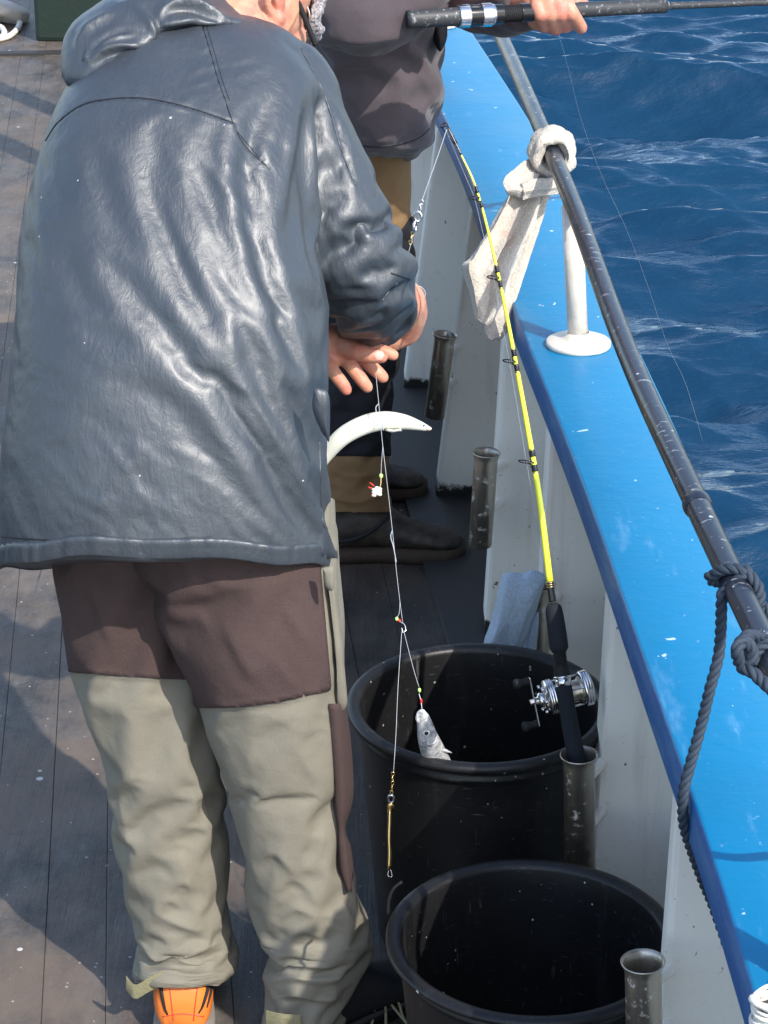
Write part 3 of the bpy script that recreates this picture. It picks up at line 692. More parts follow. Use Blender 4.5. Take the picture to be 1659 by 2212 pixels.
# jacket: torso and sleeve grown into one shell
T = [(1219,-2,722,3.08,.205),(1100,0,714,3.09,.20),(950,10,706,3.11,.19),(800,28,708,3.14,.185),(650,40,702,3.19,.18),(500,52,674,3.25,.175),(350,90,672,3.31,.168),
     (265,114,690,3.35,.155),(190,150,700,3.39,.135),(130,195,668,3.42,.115),(80,265,636,3.45,.085),(52,330,590,3.47,.06),(38,400,550,3.48,.03)]
tg = loft(T, 90, 96, AX)
j = MB(); j.grid(tg, True, True, True)
SL = [(590,130,3.43,.062),(625,190,3.42,.074),(660,280,3.40,.070),(703,390,3.37,.071),(742,490,3.35,.077),(772,570,3.36,.080),(792,618,3.43,.075),(799,642,3.51,.068),(800,652,3.56,.066)]
sp_, sr_ = path(SL, 50); ins, inr = path([(800,652,3.56,.055),(792,630,3.50,.053)], 8)
sl = MB(); sl.tube(sp_ + ins, sr_ + inr, 48)
for a in (sl,): j.add(a.v, a.f)
me = remesh(j, .0092, 7, .5); co = get_co(me); xy = survey(co)
def sleeve_w(co, w): return np.clip(1 - (np.min(np.linalg.norm(co[:,None,:] - np.array(sp_[::4])[None], axis=2), axis=1) - .075)/w, 0, 1)
sst = lambda v: np.clip(v, 0, 1)**2*(3 - 2*np.clip(v, 0, 1))
slv = sst(sleeve_w(co, .045)); ctr = co.mean(0); X, Y = xy[:,0], xy[:,1]
d1, d2, d3 = wdir(.86, -.50), wdir(.40, .92), wdir(.80, .60)
za = .128*(.18 + .82*sst((X-170)/270))*sst((Y-215)/130)*(1-slv); zs = slv*sst((Y-150)/190)
rest = co + np.outer(((co-ctr)@d1)*za, d1) + np.outer(((co-ctr)@wdir(.70, .70))*.05*(1-slv)*sst((Y-850)/250)*sst((500-X)/300), wdir(.70, .70))
sc_ = np.array(sp_[25]); rest += np.outer(((co-sc_)@d2)*.20*zs, d2) + np.outer(((co-sc_)@d3)*.10*zs, d3)
gl_ = np.where(Y < 215, .45, .2); gl_ = np.where(co[:,2] < co[:,2].min() + .02, .6, gl_); gl_ = gl_*(1-slv) + .24*slv
me = crumple(me, rest, gl_, 22, 22., 3, 1, 3); co = get_co(me); no = get_no(me); xy = survey(co)
slv = sst(sleeve_w(co, .02))
front = np.clip(-(no @ VIEW)*1.4, 0, 1)
slv = np.clip(1 - (np.min(np.linalg.norm(co[:,None,:] - np.array(sp_[::4])[None], axis=2), axis=1) - .075)/.02, 0, 1)
FT = [ # torso folds: line, height, width, valley side
 ([(395,285),(428,330),(465,380),(510,440),(560,510),(600,570)], .013, 17, 1), ([(322,350),(355,430),(390,510),(425,590),(455,650),(480,690)], .013, 19, 1),
 ([(400,405),(440,480),(475,545),(505,610),(530,670)], .012, 15, 1), ([(480,420),(505,490),(540,540),(580,590)], .009, 12, 1),
 ([(510,305),(522,345),(555,390),(592,440)], .008, 10, 1), ([(545,290),(570,330),(600,380)], .006, 8, 1),
 ([(427,737),(446,806),(476,866),(526,945),(570,1020),(620,1089),(660,1144)], .010, 16, -1), ([(430,1020),(481,1064),(526,1109),(585,1158),(640,1200)], .009, 17, -1),
 ([(183,1150),(218,1084),(258,1034),(298,985),(330,930)], .008, 18, 1), ([(278,1150),(298,1094),(322,1054),(350,1020)], .006, 13, 1),
 ([(340,960),(431,990),(496,1028),(545,1070)], .006, 12, -1), ([(440,700),(496,737),(540,760)], .013, 42, 0), ([(520,640),(560,700),(600,790),(640,860)], .008, 22, 1),
 ([(640,720),(660,790),(670,840)], .006, 12, 1), ([(90,960),(150,940),(200,905)], .005, 16, 1), ([(560,640),(610,700),(650,740)], .006, 14, 1),
 ([(600,900),(640,980),(665,1060),(690,1130)], .007, 16, 1), ([(550,860),(585,930),(625,1000)], .006, 14, 1),
 ([(398,166),(438,148),(472,136)], .006, 9, 1), ([(405,190),(440,178),(470,170)], .004, 8, 1), ([(420,112),(450,105),(480,98)], .004, 9, 1), ([(480,140),(530,128),(580,120)], .004, 10, 1),
 ([(505,165),(555,150),(600,140)], .004, 10, 1), ([(105,330),(130,318),(155,300)], .007, 11, 1), ([(60,520),(75,600),(72,690)], .004, 14, 0), ([(200,420),(215,560),(205,700)], .003, 40, 0),
 ([(330,700),(380,760),(440,830)], .004, 16, 1), ([(250,790),(300,760),(350,745)], .004, 18, 1), ([(500,820),(540,845),(590,850)], .004, 10, 1)]
_r = random.Random(12)
def richer(lst, k=2):
    out = list(lst)
    for ln_, a_, w_, v_ in lst:
        if len(ln_) < 4 or w_ > 30: continue
        p = np.array(herm(ln_, 9)); t = p[-1]-p[0]; nn = np.array([-t[1], t[0]])/(np.hypot(*t)+1e-9)
        for s in (1, -1)[:k]:
            o_ = s*w_*_r.uniform(1.6, 2.6); i0 = _r.randint(0, 3); i1 = _r.randint(5, 8)
            q = p[i0:i1+1] + nn*o_ + np.array([[_r.uniform(-4, 4), _r.uniform(-4, 4)] for _ in range(i1+1-i0)]) + np.linspace(0, 1, i1+1-i0)[:,None]*nn*_r.uniform(-10, 10)
            out.append(([tuple(x) for x in q], a_*_r.uniform(.3, .55), w_*_r.uniform(.45, .7), v_))
    return out
FT = richer(FT)
FS = [ ([(520,228),(518,202),(530,190),(558,185),(584,188),(596,210),(604,270),(608,345)], .012, 9, -1), ([(524,240),(545,262),(560,290),(590,310)], .009, 9, 1),
 ([(528,262),(552,310),(580,345),(604,372)], .008, 9, 1),
 ([(635,125),(626,190),(627,270),(633,345),(640,412)], .013, 14, -1), ([(642,415),(662,380),(684,345),(702,318),(718,340),(748,378),(772,418)], .011, 11, 1),
 ([(690,200),(705,255),(722,310),(745,350)], .008, 14, 1), ([(655,420),(668,490),(690,560),(715,625)], .010, 16, 1), ([(640,470),(652,560),(680,640)], .008, 14, -1),
 ([(748,530),(764,508),(782,494),(796,520),(815,505)], .010, 9, 1), ([(700,430),(735,470),(770,480),(800,470)], .009, 13, 1), ([(770,415),(800,455),(828,490)], .008, 11, -1),
 ([(730,560),(765,600),(800,612),(840,590)], .009, 13, 1), ([(780,560),(820,575),(850,565)], .007, 10, 1), ([(715,640),(760,660),(810,650),(860,618)], .008, 13, 1),
 ([(710,690),(755,702),(810,690),(860,660)], .006, 11, 1), ([(820,520),(845,560),(862,600)], .006, 10, 1), ([(660,300),(668,360),(676,400)], .006, 11, 1), ([(720,480),(728,530),(745,570)], .006, 10, -1)]
FS = richer(FS)
h = folds(xy, [(a_, b_, c_*1.1, d_) for a_, b_, c_, d_ in FT])*(1-slv)*.30 + folds(xy, [(a_, b_, c_*1.0, d_) for a_, b_, c_, d_ in FS])*slv*.30
SEAM = [[(98,305),(125,265),(175,228),(230,215),(300,212),(370,223),(440,243),(505,266)], [(438,58),(455,115),(470,170),(486,215),(507,275),(532,318),(575,360)], [(650,105),(690,180),(716,250),(738,325),(768,400)]]
for k, ln in enumerate(SEAM):
    d, t_, s_ = polydist(xy, herm(ln, 40)); h += -.0030*np.exp(-(d/2.6)**2) + .0022*np.exp(-((d*s_ - 5.5)/3.2)**2)
hem = 0*np.clip(1-np.abs(xy[:,1]-(herm([(-40,1166),(60,1170),(170,1174),(330,1170),(480,1185),(600,1200),(760,1206)], 200)[:,1][np.clip(((xy[:,0]+40)/4).astype(int), 0, 199)]))/3.5, 0, 1)
h -= .0028*hem*(1-slv)*(co[:,2] < 1.0)
lowz = np.clip(1-(co[:,2]-.775)/.035, 0, 1); h += lowz*.0035*(np.sin(xy[:,0]*.19)*.5 + np.sin(xy[:,0]*.083+1))*(1-slv)
tor = 1 - slv; zone = np.clip((xy[:,0]-250)/220, 0, 1)*np.clip((1190-xy[:,1])/200, 0, 1)*np.clip((xy[:,1]-240)/80, 0, 1)
h += tor*(.0013*zone + .0003)*creases(xy, (.52, .85), 320, 34, 81) + slv*.0016*creases(xy, (.35, .94), 120, 26, 83) + slv*.0007*creases(xy, (.9, -.35), 70, 22, 85)
lowt = np.clip((xy[:,1]-820)/180, 0, 1)*tor; h += lowt*.0013*creases(xy, (.62, .78), 330, 42, 87)
h *= front
ed = np.zeros(len(me.edges)*2, np.int64); me.edges.foreach_get('vertices', ed); ed = ed.reshape(-1, 2); deg = np.bincount(ed.ravel(), minlength=len(co))
for _ in range(1):
    acc = np.bincount(ed[:,0], h[ed[:,1]], len(co)) + np.bincount(ed[:,1], h[ed[:,0]], len(co)); h = .45*h + .55*acc/deg
h += .0020*fnoise(co, 6, 1, 2) + .0009*fnoise(co*np.array([1,1,.5]), 26, 2, 3) + slv*.002*fnoise(co, 14, 4, 2)
co = co + no*h[:,None]; set_co(me, co)
jk = finish('jacket', me, M['jacket'], man, recalc=False)
hemr = loft([(1180,3,716,3.079,.198),(1188,-1,721,3.078,.2065),(1206,-2,722,3.078,.2075),(1221,-2,722,3.078,.2072),(1224,-1,721,3.078,.2060),(1222,4,716,3.078,.202),(1190,6,714,3.08,.200)], 26, 260, AX)
cc_ = hemr.mean(1, keepdims=True); rad_ = hemr - cc_; rad_ /= np.linalg.norm(rad_, axis=2, keepdims=True); an_ = np.arange(260)/260*6.2832
rip = .0012*np.sin(an_*47 + 2*np.sin(an_*5)) + .0016*np.sin(an_*13 + 1) + .0008*np.sin(an_*71)
hemr = hemr + rad_*(rip[None,:,None]*np.linspace(1, .5, 26)[:,None,None]); hemr[:,:,2] += (.004*np.sin(an_*3 + .6) + .0025*np.sin(an_*9))[None]
q = MB(); q.grid(hemr, True); q.build('hem', M['jacket'], jk)
from mathutils.bvhtree import BVHTree
_t = np.zeros(len(me.loops), np.int64); me.loops.foreach_get('vertex_index', _t); bvh = BVHTree.FromPolygons([tuple(c) for c in co], [p.vertices[:] for p in me.polygons])
def on_jacket(x, y, lift=0):
    v = direc(x, y).normalized(); hit = bvh.ray_cast(Vector((0, 0, CAM_H)), v)
    return None if hit[0] is None else hit[0] - v*lift
def seam_line(pts, n, r, lift, name='seam', m='seam_thread', close=.03):
    ps = [on_jacket(a[0], a[1], lift) for a in herm(pts, n)]; run = []; runs = []
    for p in ps:
        if p is None or (run and (p-run[-1]).length > close):
            if len(run) > 3: runs.append(run)
            run = [] if p is None else [p]
        else: run.append(p)
    if len(run) > 3: runs.append(run)
    for r_ in runs:
        q = MB(); q.tube(r_, r, 6); q.build(name, M[m], jk)
seam_line(SEAM[0], 110, .0013, -.0004); seam_line(SEAM[1], 90, .0009, -.0002)
seam_line(SEAM[2], 70, .0013, .0008, m='jacket')
seam_line([(508,277),(545,322),(583,366)], 50, .0008, .0004, m='jacket'); seam_line([(448,58),(465,115),(481,172),(497,217)], 60, .0010, .0004, m='jacket')
seam_line([(4,1159),(60,1164),(170,1170),(330,1170),(480,1184),(600,1199),(712,1205)], 150, .0012, -.0002)
seam_line([(690,955),(692,1020),(694,1090),(700,1136),(716,1139)], 60, .0012, .0003, m='jacket')
seam_line([(858,612),(838,632),(826,650)], 20, .0012, .0003, m='jacket'); seam_line([(845,590),(875,600),(886,604)], 24, .0012, .0003)

def blob(outline, ctr, d, thick, name, m, parent, fl=(), nr=26, na=120, back=.35, p=2.2, nz=(.003, 20), cr=0):
    o = herm(list(outline) + [outline[0]], na + 1)[:na]; f = MB(); g = np.zeros((2*nr, na, 3)); hh = np.zeros((2*nr, na)); ctr = np.array(ctr, float)
    for i in range(2*nr):
        k = (i + .02)/nr if i < nr else (2*nr - 1 - i + .02)/nr
        k = min(k, 1.0) if i < nr else min(k, .995)
        k = math.sin(k*math.pi/2)
        for jx in range(na):
            x, y = ctr + (o[jx]-ctr)*k; dd = d(x, y) if callable(d) else d
            pz = (1 - k**p)**.5*thick*(-1 if i < nr else back); g[i, jx] = P(x, y, dd + pz)
    f.grid(g, True, True, True); me = bpy.data.meshes.new(name); me.from_pydata(f.v, [], f.f); me.update()
    import bmesh
    b = bmesh.new(); b.from_mesh(me); bmesh.ops.recalc_face_normals(b, faces=b.faces); b.to_mesh(me); b.free()
    co = get_co(me); no = get_no(me); xy = survey(co); fr = np.clip(-(no@VIEW)*1.5, 0, 1)
    if cr:
        hm_ = MB(); hm_.add([tuple(v) for v in co], [p.vertices[:] for p in me.polygons]); me = remesh(hm_, .0075, 4, .5); me.name = name; co = get_co(me)
        c0_ = co.mean(0); rs_ = co + np.outer(((co-c0_)@wdir(.8, -.6))*cr, wdir(.8, -.6)) + np.outer(((co-c0_)@wdir(.6, .8))*cr*.8, wdir(.6, .8))
        m2 = crumple(me, rs_, .16, 20, 26., 3, 1, 5); me = m2; me.name = name; co = get_co(me); no = get_no(me); xy = survey(co); fr = np.clip(-(no@VIEW)*1.5, 0, 1)
    hgt = folds(xy, fl)*fr if len(fl) else 0
    hgt = hgt + nz[0]*fnoise(co, nz[1], 6, 3); set_co(me, co + no*(hgt[:,None] if hasattr(hgt, 'shape') else hgt))
    return finish(name, me, m, parent, recalc=False)
HOOD = [(168,182),(152,165),(146,135),(148,100),(158,65),(180,38),(215,12),(250,-10),(330,-40),(420,-40),(465,-6),(500,26),(530,50),(500,56),(440,60),(400,68),(350,88),(300,116),(250,150),(215,174),(190,184)]
hd = blob(HOOD, (310, 62), lambda x, y: 3.335 + (185-y)*.00055, .066, 'hood', M['jacket'], jk, [
 ([(165,168),(195,172),(240,150),(300,112),(400,70),(510,54)], .006, 7, 1), ([(192,142),(205,128),(240,108),(290,99),(326,80),(332,60),(316,36),(292,12)], .014, 7, 1),
 ([(342,40),(362,16),(410,8),(460,26),(496,46)], .013, 8, 1), ([(190,105),(186,125),(192,140)], .006, 5, 1), ([(205,118),(238,90),(290,74)], .009, 7, -1), ([(160,70),(200,52),(250,22)], .006, 10, 1), ([(345,56),(385,50),(430,42)], .008, 7, 1), ([(165,110),(172,80),(200,50)], .005, 8, -1)], nr=40, na=180, back=.3, p=3.6, nz=(.0015, 12), cr=.12)

fl = blob([(678,838),(690,838),(711,855),(712,948),(704,946),(690,925),(674,880)], (695,890), 2.965, .012, 'pocket_flap', M['jacket'], jk, nr=10, na=60, nz=(.001, 30))

# trousers
legL = [(1080,110,420,3.17,.115),(1150,112,425,3.16,.115),(1205,122,440,3.15,.115),(1310,139,440,3.15,.112),(1450,163,446,3.14,.108),(1540,187,458,3.13,.104),(1660,232,474,3.12,.100),(1750,243,484,3.12,.098),(1840,254,491,3.12,.098),
        (1960,280,494,3.12,.098),(2030,296,506,3.12,.100),(2060,296,514,3.12,.104),(2088,293,512,3.10,.104),(2104,292,504,3.09,.102),(2116,296,492,3.085,.096)]
legR = [(1080,270,722,3.12,.150),(1150,272,726,3.11,.150),(1205,283,726,3.10,.150),(1310,334,736,3.08,.142),(1420,384,738,3.06,.132),(1530,432,738,3.05,.122),(1600,452,742,3.05,.118),(1700,490,744,3.05,.112),(1750,500,742,3.05,.110),(1850,525,752,3.05,.108),
        (1940,537,776,3.05,.108),(2010,556,796,3.05,.108),(2040,568,799,3.05,.110),(2072,584,794,3.05,.108),(2110,574,778,3.04,.106),(2150,578,762,3.04,.100),(2200,570,740,3.03,.098),(2240,572,730,3.03,.094)]
FL = [([(163,1452),(260,1462),(395,1468)], .004, 6, 1), ([(296,2022),(330,2062),(370,2070),(430,2052),(490,2028)], .014, 11, 1), ([(296,2082),(350,2068),(410,2082),(480,2078)], .011, 10, 1), ([(320,1960),(360,1985),(410,2005),(450,2010)], .008, 11, 1),
 ([(345,1840),(385,1822),(420,1835)], .004, 11, 1), ([(300,1900),(340,1890),(372,1910)], .004, 10, -1), ([(250,1700),(290,1680),(330,1690)], .005, 14, 1), ([(390,1640),(420,1690),(440,1740),(450,1820)], .007, 15, -1),
 ([(240,1660),(262,1740),(280,1840),(300,1930)], .005, 12, 1), ([(380,1800),(400,1880),(420,1950),(440,1990)], .007, 13, -1), ([(300,2110),(360,2098),(420,2108),(480,2100)], .008, 8, 1), ([(180,1220),(215,1320),(250,1420)], .004, 10, 1),
 ([(350,1960),(365,1945),(392,1960)], .005, 7, 1), ([(370,1920),(395,1905),(420,1918)], .005, 7, 1)]
FR = [([(432,1528),(520,1527),(600,1516),(718,1490)], .004, 6, 1), ([(556,2005),(580,2055),(625,2082),(690,2085),(760,2075)], .015, 11, 1), ([(574,2120),(630,2112),(700,2118),(770,2105)], .012, 10, 1), ([(580,2160),(640,2148),(700,2160),(755,2150)], .010, 10, 1),
 ([(545,1900),(575,1850),(600,1845),(630,1880),(650,1905)], .007, 13, 1), ([(590,1930),(630,1900),(665,1920),(680,1950)], .005, 11, 1), ([(600,1990),(640,1960),(690,1985)], .008, 10, -1), ([(620,2030),(660,2010),(700,2030)], .008, 9, 1),
 ([(470,1620),(500,1680),(520,1740)], .006, 14, 1), ([(640,1600),(665,1660),(700,1700)], .005, 18, 1), ([(560,1560),(540,1620),(545,1690)], .004, 18, 1), ([(700,1760),(690,1830),(660,1890)], .007, 12, 1), ([(730,1930),(760,1990),(775,2040)], .007, 10, -1),
 ([(610,1300),(650,1370),(690,1430)], .005, 16, 1), ([(480,1330),(520,1420),(560,1480)], .006, 14, 1), ([(590,1400),(610,1450),(640,1480)], .004, 12, -1), ([(690,1240),(700,1320),(712,1420),(716,1490)], .004, 5, 1)]
def leg(rows, fl, seed, nr=140, nc=76, zk=(.060, .012), bend=16.):
    g = loft(rows, nr, nc, AX, .9); q = MB(); q.grid(g, True, False, False); me = quads(q.v, q.f); co = get_co(me)
    lo, hi = g[-1].mean(0), g[0].mean(0); ax = (hi-lo)/np.linalg.norm(hi-lo); f_ = np.clip(((co-lo)@ax)/np.linalg.norm(hi-lo), 0, 1)      # 0 at the cuff
    am = zk[1] + (zk[0]-zk[1])*np.clip((.52-f_)/.35, 0, 1); ctr = np.repeat(g.mean(1), nc, 0); sd = np.array([1., 0, 0])
    dg_ = wdir(.75, .65); rest = co + np.outer(((co-lo)@ax)*0, ax)
    cum = np.cumsum((zk[1] + (zk[0]-zk[1])*np.clip((.52-np.linspace(0, 1, 200))/.35, 0, 1))*(np.linalg.norm(hi-lo)/200)); rest = co + np.outer(np.interp(f_, np.linspace(0, 1, 200), cum), ax)
    rest += (co-ctr)*(.022 + .022*np.sin(5*f_ + seed))[:,None] + np.outer(((co-ctr)@dg_)*.07, dg_)
    go = np.where(f_ > .93, .7, .2); go = np.where(f_ < .015, .4, go)
    me = crumple(me, rest, go, 20, bend, 3, 1, seed); co = get_co(me); no = get_no(me); xy = survey(co)
    hh = .65*folds(xy, fl)*np.clip(-(no@VIEW)*1.4, 0, 1) + .0008*fnoise(co, 30, seed+1, 2)
    co = co + no*hh[:,None]; fs = [tuple(p.vertices) for p in me.polygons]; bpy.data.meshes.remove(me); return co, no, survey(co), fs
tv, tf, parts_ = [], [], []
for rows, f_, sd in ((legL, FL, 11), (legR, FR, 21)):
    co, no, xy, fs = leg(rows, f_, sd); parts_.append((co, no, xy, fs)); tf += [tuple(len(tv)+i for i in f) for f in fs]; tv += [tuple(c) for c in co]
me = bpy.data.meshes.new('trousers'); me.from_pydata(tv, [], tf); me.update(); tr = finish('trousers', me, M['olive'], man)
def patch(src, poly, name, m, off=.0022, parent=tr, facing=True):
    co, no, xy, fs = src; ins = inpoly(xy, poly)
    if facing: ins &= (no@VIEW) < .25
    keep = [f for f in fs if all(ins[i] for i in f)]; ids = sorted({i for f in keep for i in f}); mp = {i: k for k, i in enumerate(ids)}; n = len(ids)
    if not keep: return
    v = np.concatenate([co[ids] + no[ids]*off, co[ids] - no[ids]*.001]); f2 = [tuple(mp[i] for i in f) for f in keep]; ed = {}
    for f in f2:
        for k in range(4):
            e = (f[k], f[(k+1) % 4]); ed[e] = 1
    rim = [e for e in ed if (e[1], e[0]) not in ed]
    rid = sorted({i for e in rim for i in e}); pv = xy[np.array(ids)[rid]]; pg = np.array(list(poly) + [poly[0]], float); bd_ = np.full(len(rid), 1e9); mv = np.zeros((len(rid), 2))
    for a, b_ in zip(pg[:-1], pg[1:]):
        dd = b_ - a; t_ = np.clip(((pv-a)@dd)/(dd@dd + 1e-9), 0, 1); e_ = a + t_[:,None]*dd - pv; l_ = np.hypot(e_[:,0], e_[:,1]); w_ = l_ < bd_; bd_[w_] = l_[w_]; mv[w_] = e_[w_]
    for k_, i in enumerate(rid):
        if bd_[k_] < 9:
            sc_ = 1/ppm(v[i]); dv_ = np.array([mv[k_,0], -mv[k_,1]*sp, -mv[k_,1]*cp])*sc_; v[i] += dv_; v[i+n] += dv_
    allf = f2 + [tuple(i+n for i in reversed(f)) for f in f2] + [(a, b_, b_+n, a+n) for a, b_ in rim]
    me = bpy.data.meshes.new(name); me.from_pydata([tuple(a) for a in v], [], allf); me.update(); return finish(name, me, m, parent)
patch(parts_[0], [(0,1100),(600,1100),(600,1468),(395,1468),(260,1460),(100,1446)], 'seat_patch', M['brown_fleece'])
patch(parts_[1], [(200,1100),(688,1100),(692,1240),(702,1350),(714,1490),(600,1516),(520,1527),(425,1528),(380,1440),(200,1200)], 'seat_patch', M['brown_fleece'])
# brown knee panel and cargo pocket on the outer right side
kp = MB(); rows = []
for y, xl, xr in herm([(1520,716,748),(1600,722,758),(1690,730,764),(1740,732,760),(1790,738,746),(1830,740,758),(1880,744,764),(1925,756,762)], 40):
    rows.append([P(xl-14, y, 3.00), P(xl, y, 2.975), P((xl+xr)/2, y, 2.985), P(xr, y, 3.03), P(xr-2, y, 3.09), P(xl-14, y, 3.10)])
kp.grid(np.array(rows), True, True, True); kp.build('knee_panel', M['brown_fleece'], tr)
blob([(704,1236),(720,1236),(728,1300),(744,1420),(749,1500),(745,1530),(730,1528),(726,1440),(716,1330)], (726,1400), 3.005, .016, 'cargo_pocket', M['olive'], tr, nr=14, na=80, back=.9, nz=(.0025, 22))
blob([(696,1226),(720,1226),(721,1270),(712,1276),(700,1262)], (709,1248), 2.955, .008, 'pocket_flap', M['olive'], tr, nr=8, na=50, nz=(.001, 30))
vel = MB(); rows = [[P(x, y - 15, dd), P(x, y + 16, dd + .004), P(x, y + 16, dd+.012), P(x, y - 15, dd + .008)] for x, y, dd in herm([(272,2122,3.02),(292,2142,3.015),(320,2128,3.01),(352,2112,3.01)], 24)]
vel.grid(np.array(rows), True, True, True); vel.build('ankle_strap', M['velcro'], tr, bevel=.001)
vel = MB(); rows = [[P(x, y - 14, dd), P(x, y + 20, dd + .004), P(x, y + 20, dd+.012), P(x, y - 14, dd + .008)] for x, y, dd in herm([(574,2196,2.94),(610,2204,2.925),(650,2206,2.925)], 20)]
vel.grid(np.array(rows), True, True, True); vel.build('ankle_strap', M['velcro'], tr, bevel=.001)

# shoes
def shoe(heel, dirv, name, mU, mS, hh=.085, L_=.29, w=.049, sq=.75):
    dv = Vector((*dirv, 0)).normalized(); rt_ = Vector((dv.y, -dv.x, 0)); h0 = Vector(heel); U = MB(); g = []
    for k, (s, wd, ht) in enumerate(herm([(0,.55,.70),(.012,.80,.92),(.04,.92,1.0),(.09,.90,1.02),(.14,.92,.95),(.18,1.0,.72),(.22,1.04,.56),(.25,.95,.48),(.275,.70,.40),(.285,.35,.30)], 40)):
        row = []
        for a in np.linspace(0, 2*math.pi, 32, endpoint=False):
            c_, s_ = math.cos(a), math.sin(a); c_ = np.sign(c_)*abs(c_)**sq; s_ = np.sign(s_)*abs(s_)**.8
            zz = .020 + (hh*ht - .02)*(.5 + .5*s_); wf = 1 - .16*max(0, s_)**2
            row.append(h0 + dv*s*L_/.29 + rt_*c_*w*wd*wf + Vector((0, 0, zz)))
        g.append(row)
    U.grid(np.array(g), True, True, True); up = U.build(name, mU, man)
    So = MB(); g = []
    for s, wd in herm([(-.008,.5),(.0,.80),(.03,1.0),(.09,.95),(.14,.93),(.2,1.08),(.25,1.0),(.28,.72),(.293,.35)], 36):
        g.append([h0 + dv*s*L_/.29 + rt_*w*.93*wd*a + Vector((0,0,z)) for a, z in ((-1,.004),(-.9,.0),(.9,0),(1,.004),(1.03,.014),(1,.026),(-1,.026),(-1.03,.014))])
    So.grid(np.array(g), True, True, True); so = So.build('sole', mS, man); so.parent = up; so.location = (0,0,0)
    return up
s1 = shoe(Z(398, 2258, 0), (-.06, 1), 'shoe', M['orange'], M['shoe_sole'], .112, .29, .050, .55)
s1['label'] = 'orange shoe of which the heel shows below the cuff'
# dark flashes, stitched panels and the padded heel collar of the orange shoe
sb = BVHTree.FromPolygons([tuple(c) for c in get_co(s1.data) + np.array(s1.location) + np.array(man.location)], [p.vertices[:] for p in s1.data.polygons])
def on_shoe(pts, n, r0, r1, name, m, lift=.0006):
    ps = [sb.ray_cast(Vector((0,0,CAM_H)), direc(x, y).normalized())[0] for x, y in herm(pts, n)]; ps = [p - Vector(VIEW)*lift for p in ps if p is not None]
    if len(ps) > 3: f_ = MB(); f_.tube(ps, list(np.linspace(r0, r1, len(ps))), 8); o = f_.build(name, m, man); o.parent = s1; o.location = Vector((0,0,0)) - Vector(s1.location) - Vector((0,0,0)); o.location = -wloc(s1) if False else -(Vector(man.location) + Vector(s1.location))
for pts in (((346,2120),(350,2150),(356,2178),(362,2192)), ((450,2118),(446,2145),(438,2172),(430,2188)), ((456,2122),(453,2150),(447,2176))): on_shoe(pts, 16, .0040, .0012, 'side_flash', M['black_rubber'])
for pts in (((364,2124),(368,2150),(372,2185),(374,2205)), ((428,2124),(424,2150),(420,2185),(418,2205)), ((352,2196),(395,2190),(440,2196))): on_shoe(pts, 20, .0009, .0009, 'stitching', M['red'], .0002)
on_shoe([(372,2122),(398,2132),(424,2122)], 16, .0030, .0030, 'heel_collar', M['orange'])
s2 = shoe(Z(640, 2262, 0), (.75, .62), 'shoe', M['black_rubber'], M['black_gloss'], .10, .27); s2['label'] = 'black shoe with loose tan laces'
for pts in (((812,2132),(838,2145),(846,2170),(880,2212)), ((800,2140),(812,2160),(806,2200),(800,2225)), ((820,2145),(832,2170),(834,2222)), ((826,2138),(858,2160),(872,2200),(890,2215)), ((800,2150),(778,2190),(745,2222))):
    f_ = MB(); f_.tube([P(x, y, 3.10 - (y-2130)*.0008) for x, y in herm(pts, 16)], .0022, 7); o = f_.build('shoe_lace', M['velcro'], man); o.parent = s2; o.location = (0,0,0)

# beard, glasses and their cord
bo = blob([(672,-12),(704,-12),(702,8),(694,28),(692,52),(694,68),(688,84),(676,97),(662,100),(650,97),(648,84),(658,66),(667,46),(670,22)], (676,45), 3.62, .045, 'beard', M['beard'], man, nr=26, na=120, back=.8, nz=(.010, 60))
gl = MB(); gl.tube([P(x, y, 3.575) for x, y in herm([(648,-12),(660,8),(668,28),(669,48),(662,66),(656,76)], 24)], .0016, 8); go = gl.build('glasses', M['chrome'], man)
gl = MB(); gl.tube([P(x, y, 3.54) for x, y in herm([(634,-14),(648,14),(661,46),(673,76),(682,98)], 24)], .0042, 10); gl.build('glasses_cord', M['black_rubber'], man)
sb_ = blob([(642,30),(652,28),(655,50),(652,90),(646,118),(640,110),(644,70)], (648,65), 3.545, .008, 'sideburn', M['beard'], man, nr=8, na=50, nz=(.003, 80)) if False else None

# ================================================================== SECOND PERSON, further along the rail
man2 = thing('person', 'person in a purple-grey hoodie and tan work trousers at the rail holding a black rod', 'person', Z(790, 1160, 0), 'anglers')
bd = MB()
bd.capsule(P(800, 190, 4.790), P(800, 20, 4.700), .12, .15); bd.capsule(P(800, 20, 4.700), P(790, -250, 4.700), .15, .15); bd.capsule(P(790,-250,4.700), P(800,-400,4.700), .08, .06)
bd.ellipsoid(P(810, -480, 4.700), (.095, .08, .12)); bd.ellipsoid(P(900, -470, 4.700), (.02, .02, .03))
for xx, dd in ((0, 4.830), (-22, 5.050)): bd.chain([P(800+xx, 240, dd), P(800+xx, 720, dd), P(765+xx, 1090, dd)], [.075, .055, .045])
bd.chain([P(710, -260, 4.54), P(780, 0, 4.38), P(930, -48, 4.38), P(1015, -112, 4.40), P(1050, -90, 4.40)], [.06, .045, .032, .030, .028])
bd.chain([P(860, -240, 4.850), P(1000, 0, 4.800), P(1130, 10, 4.530), P(1160, 8, 4.480)], [.06, .048, .034, .033])
bd.chain([P(1160, 2, 4.480), P(1190, -2, 4.470), P(1222, -4, 4.470)], [.032, .034, .030]); bd.capsule(P(1166, 38, 4.450), P(1220, 38, 4.450), .026, .024)
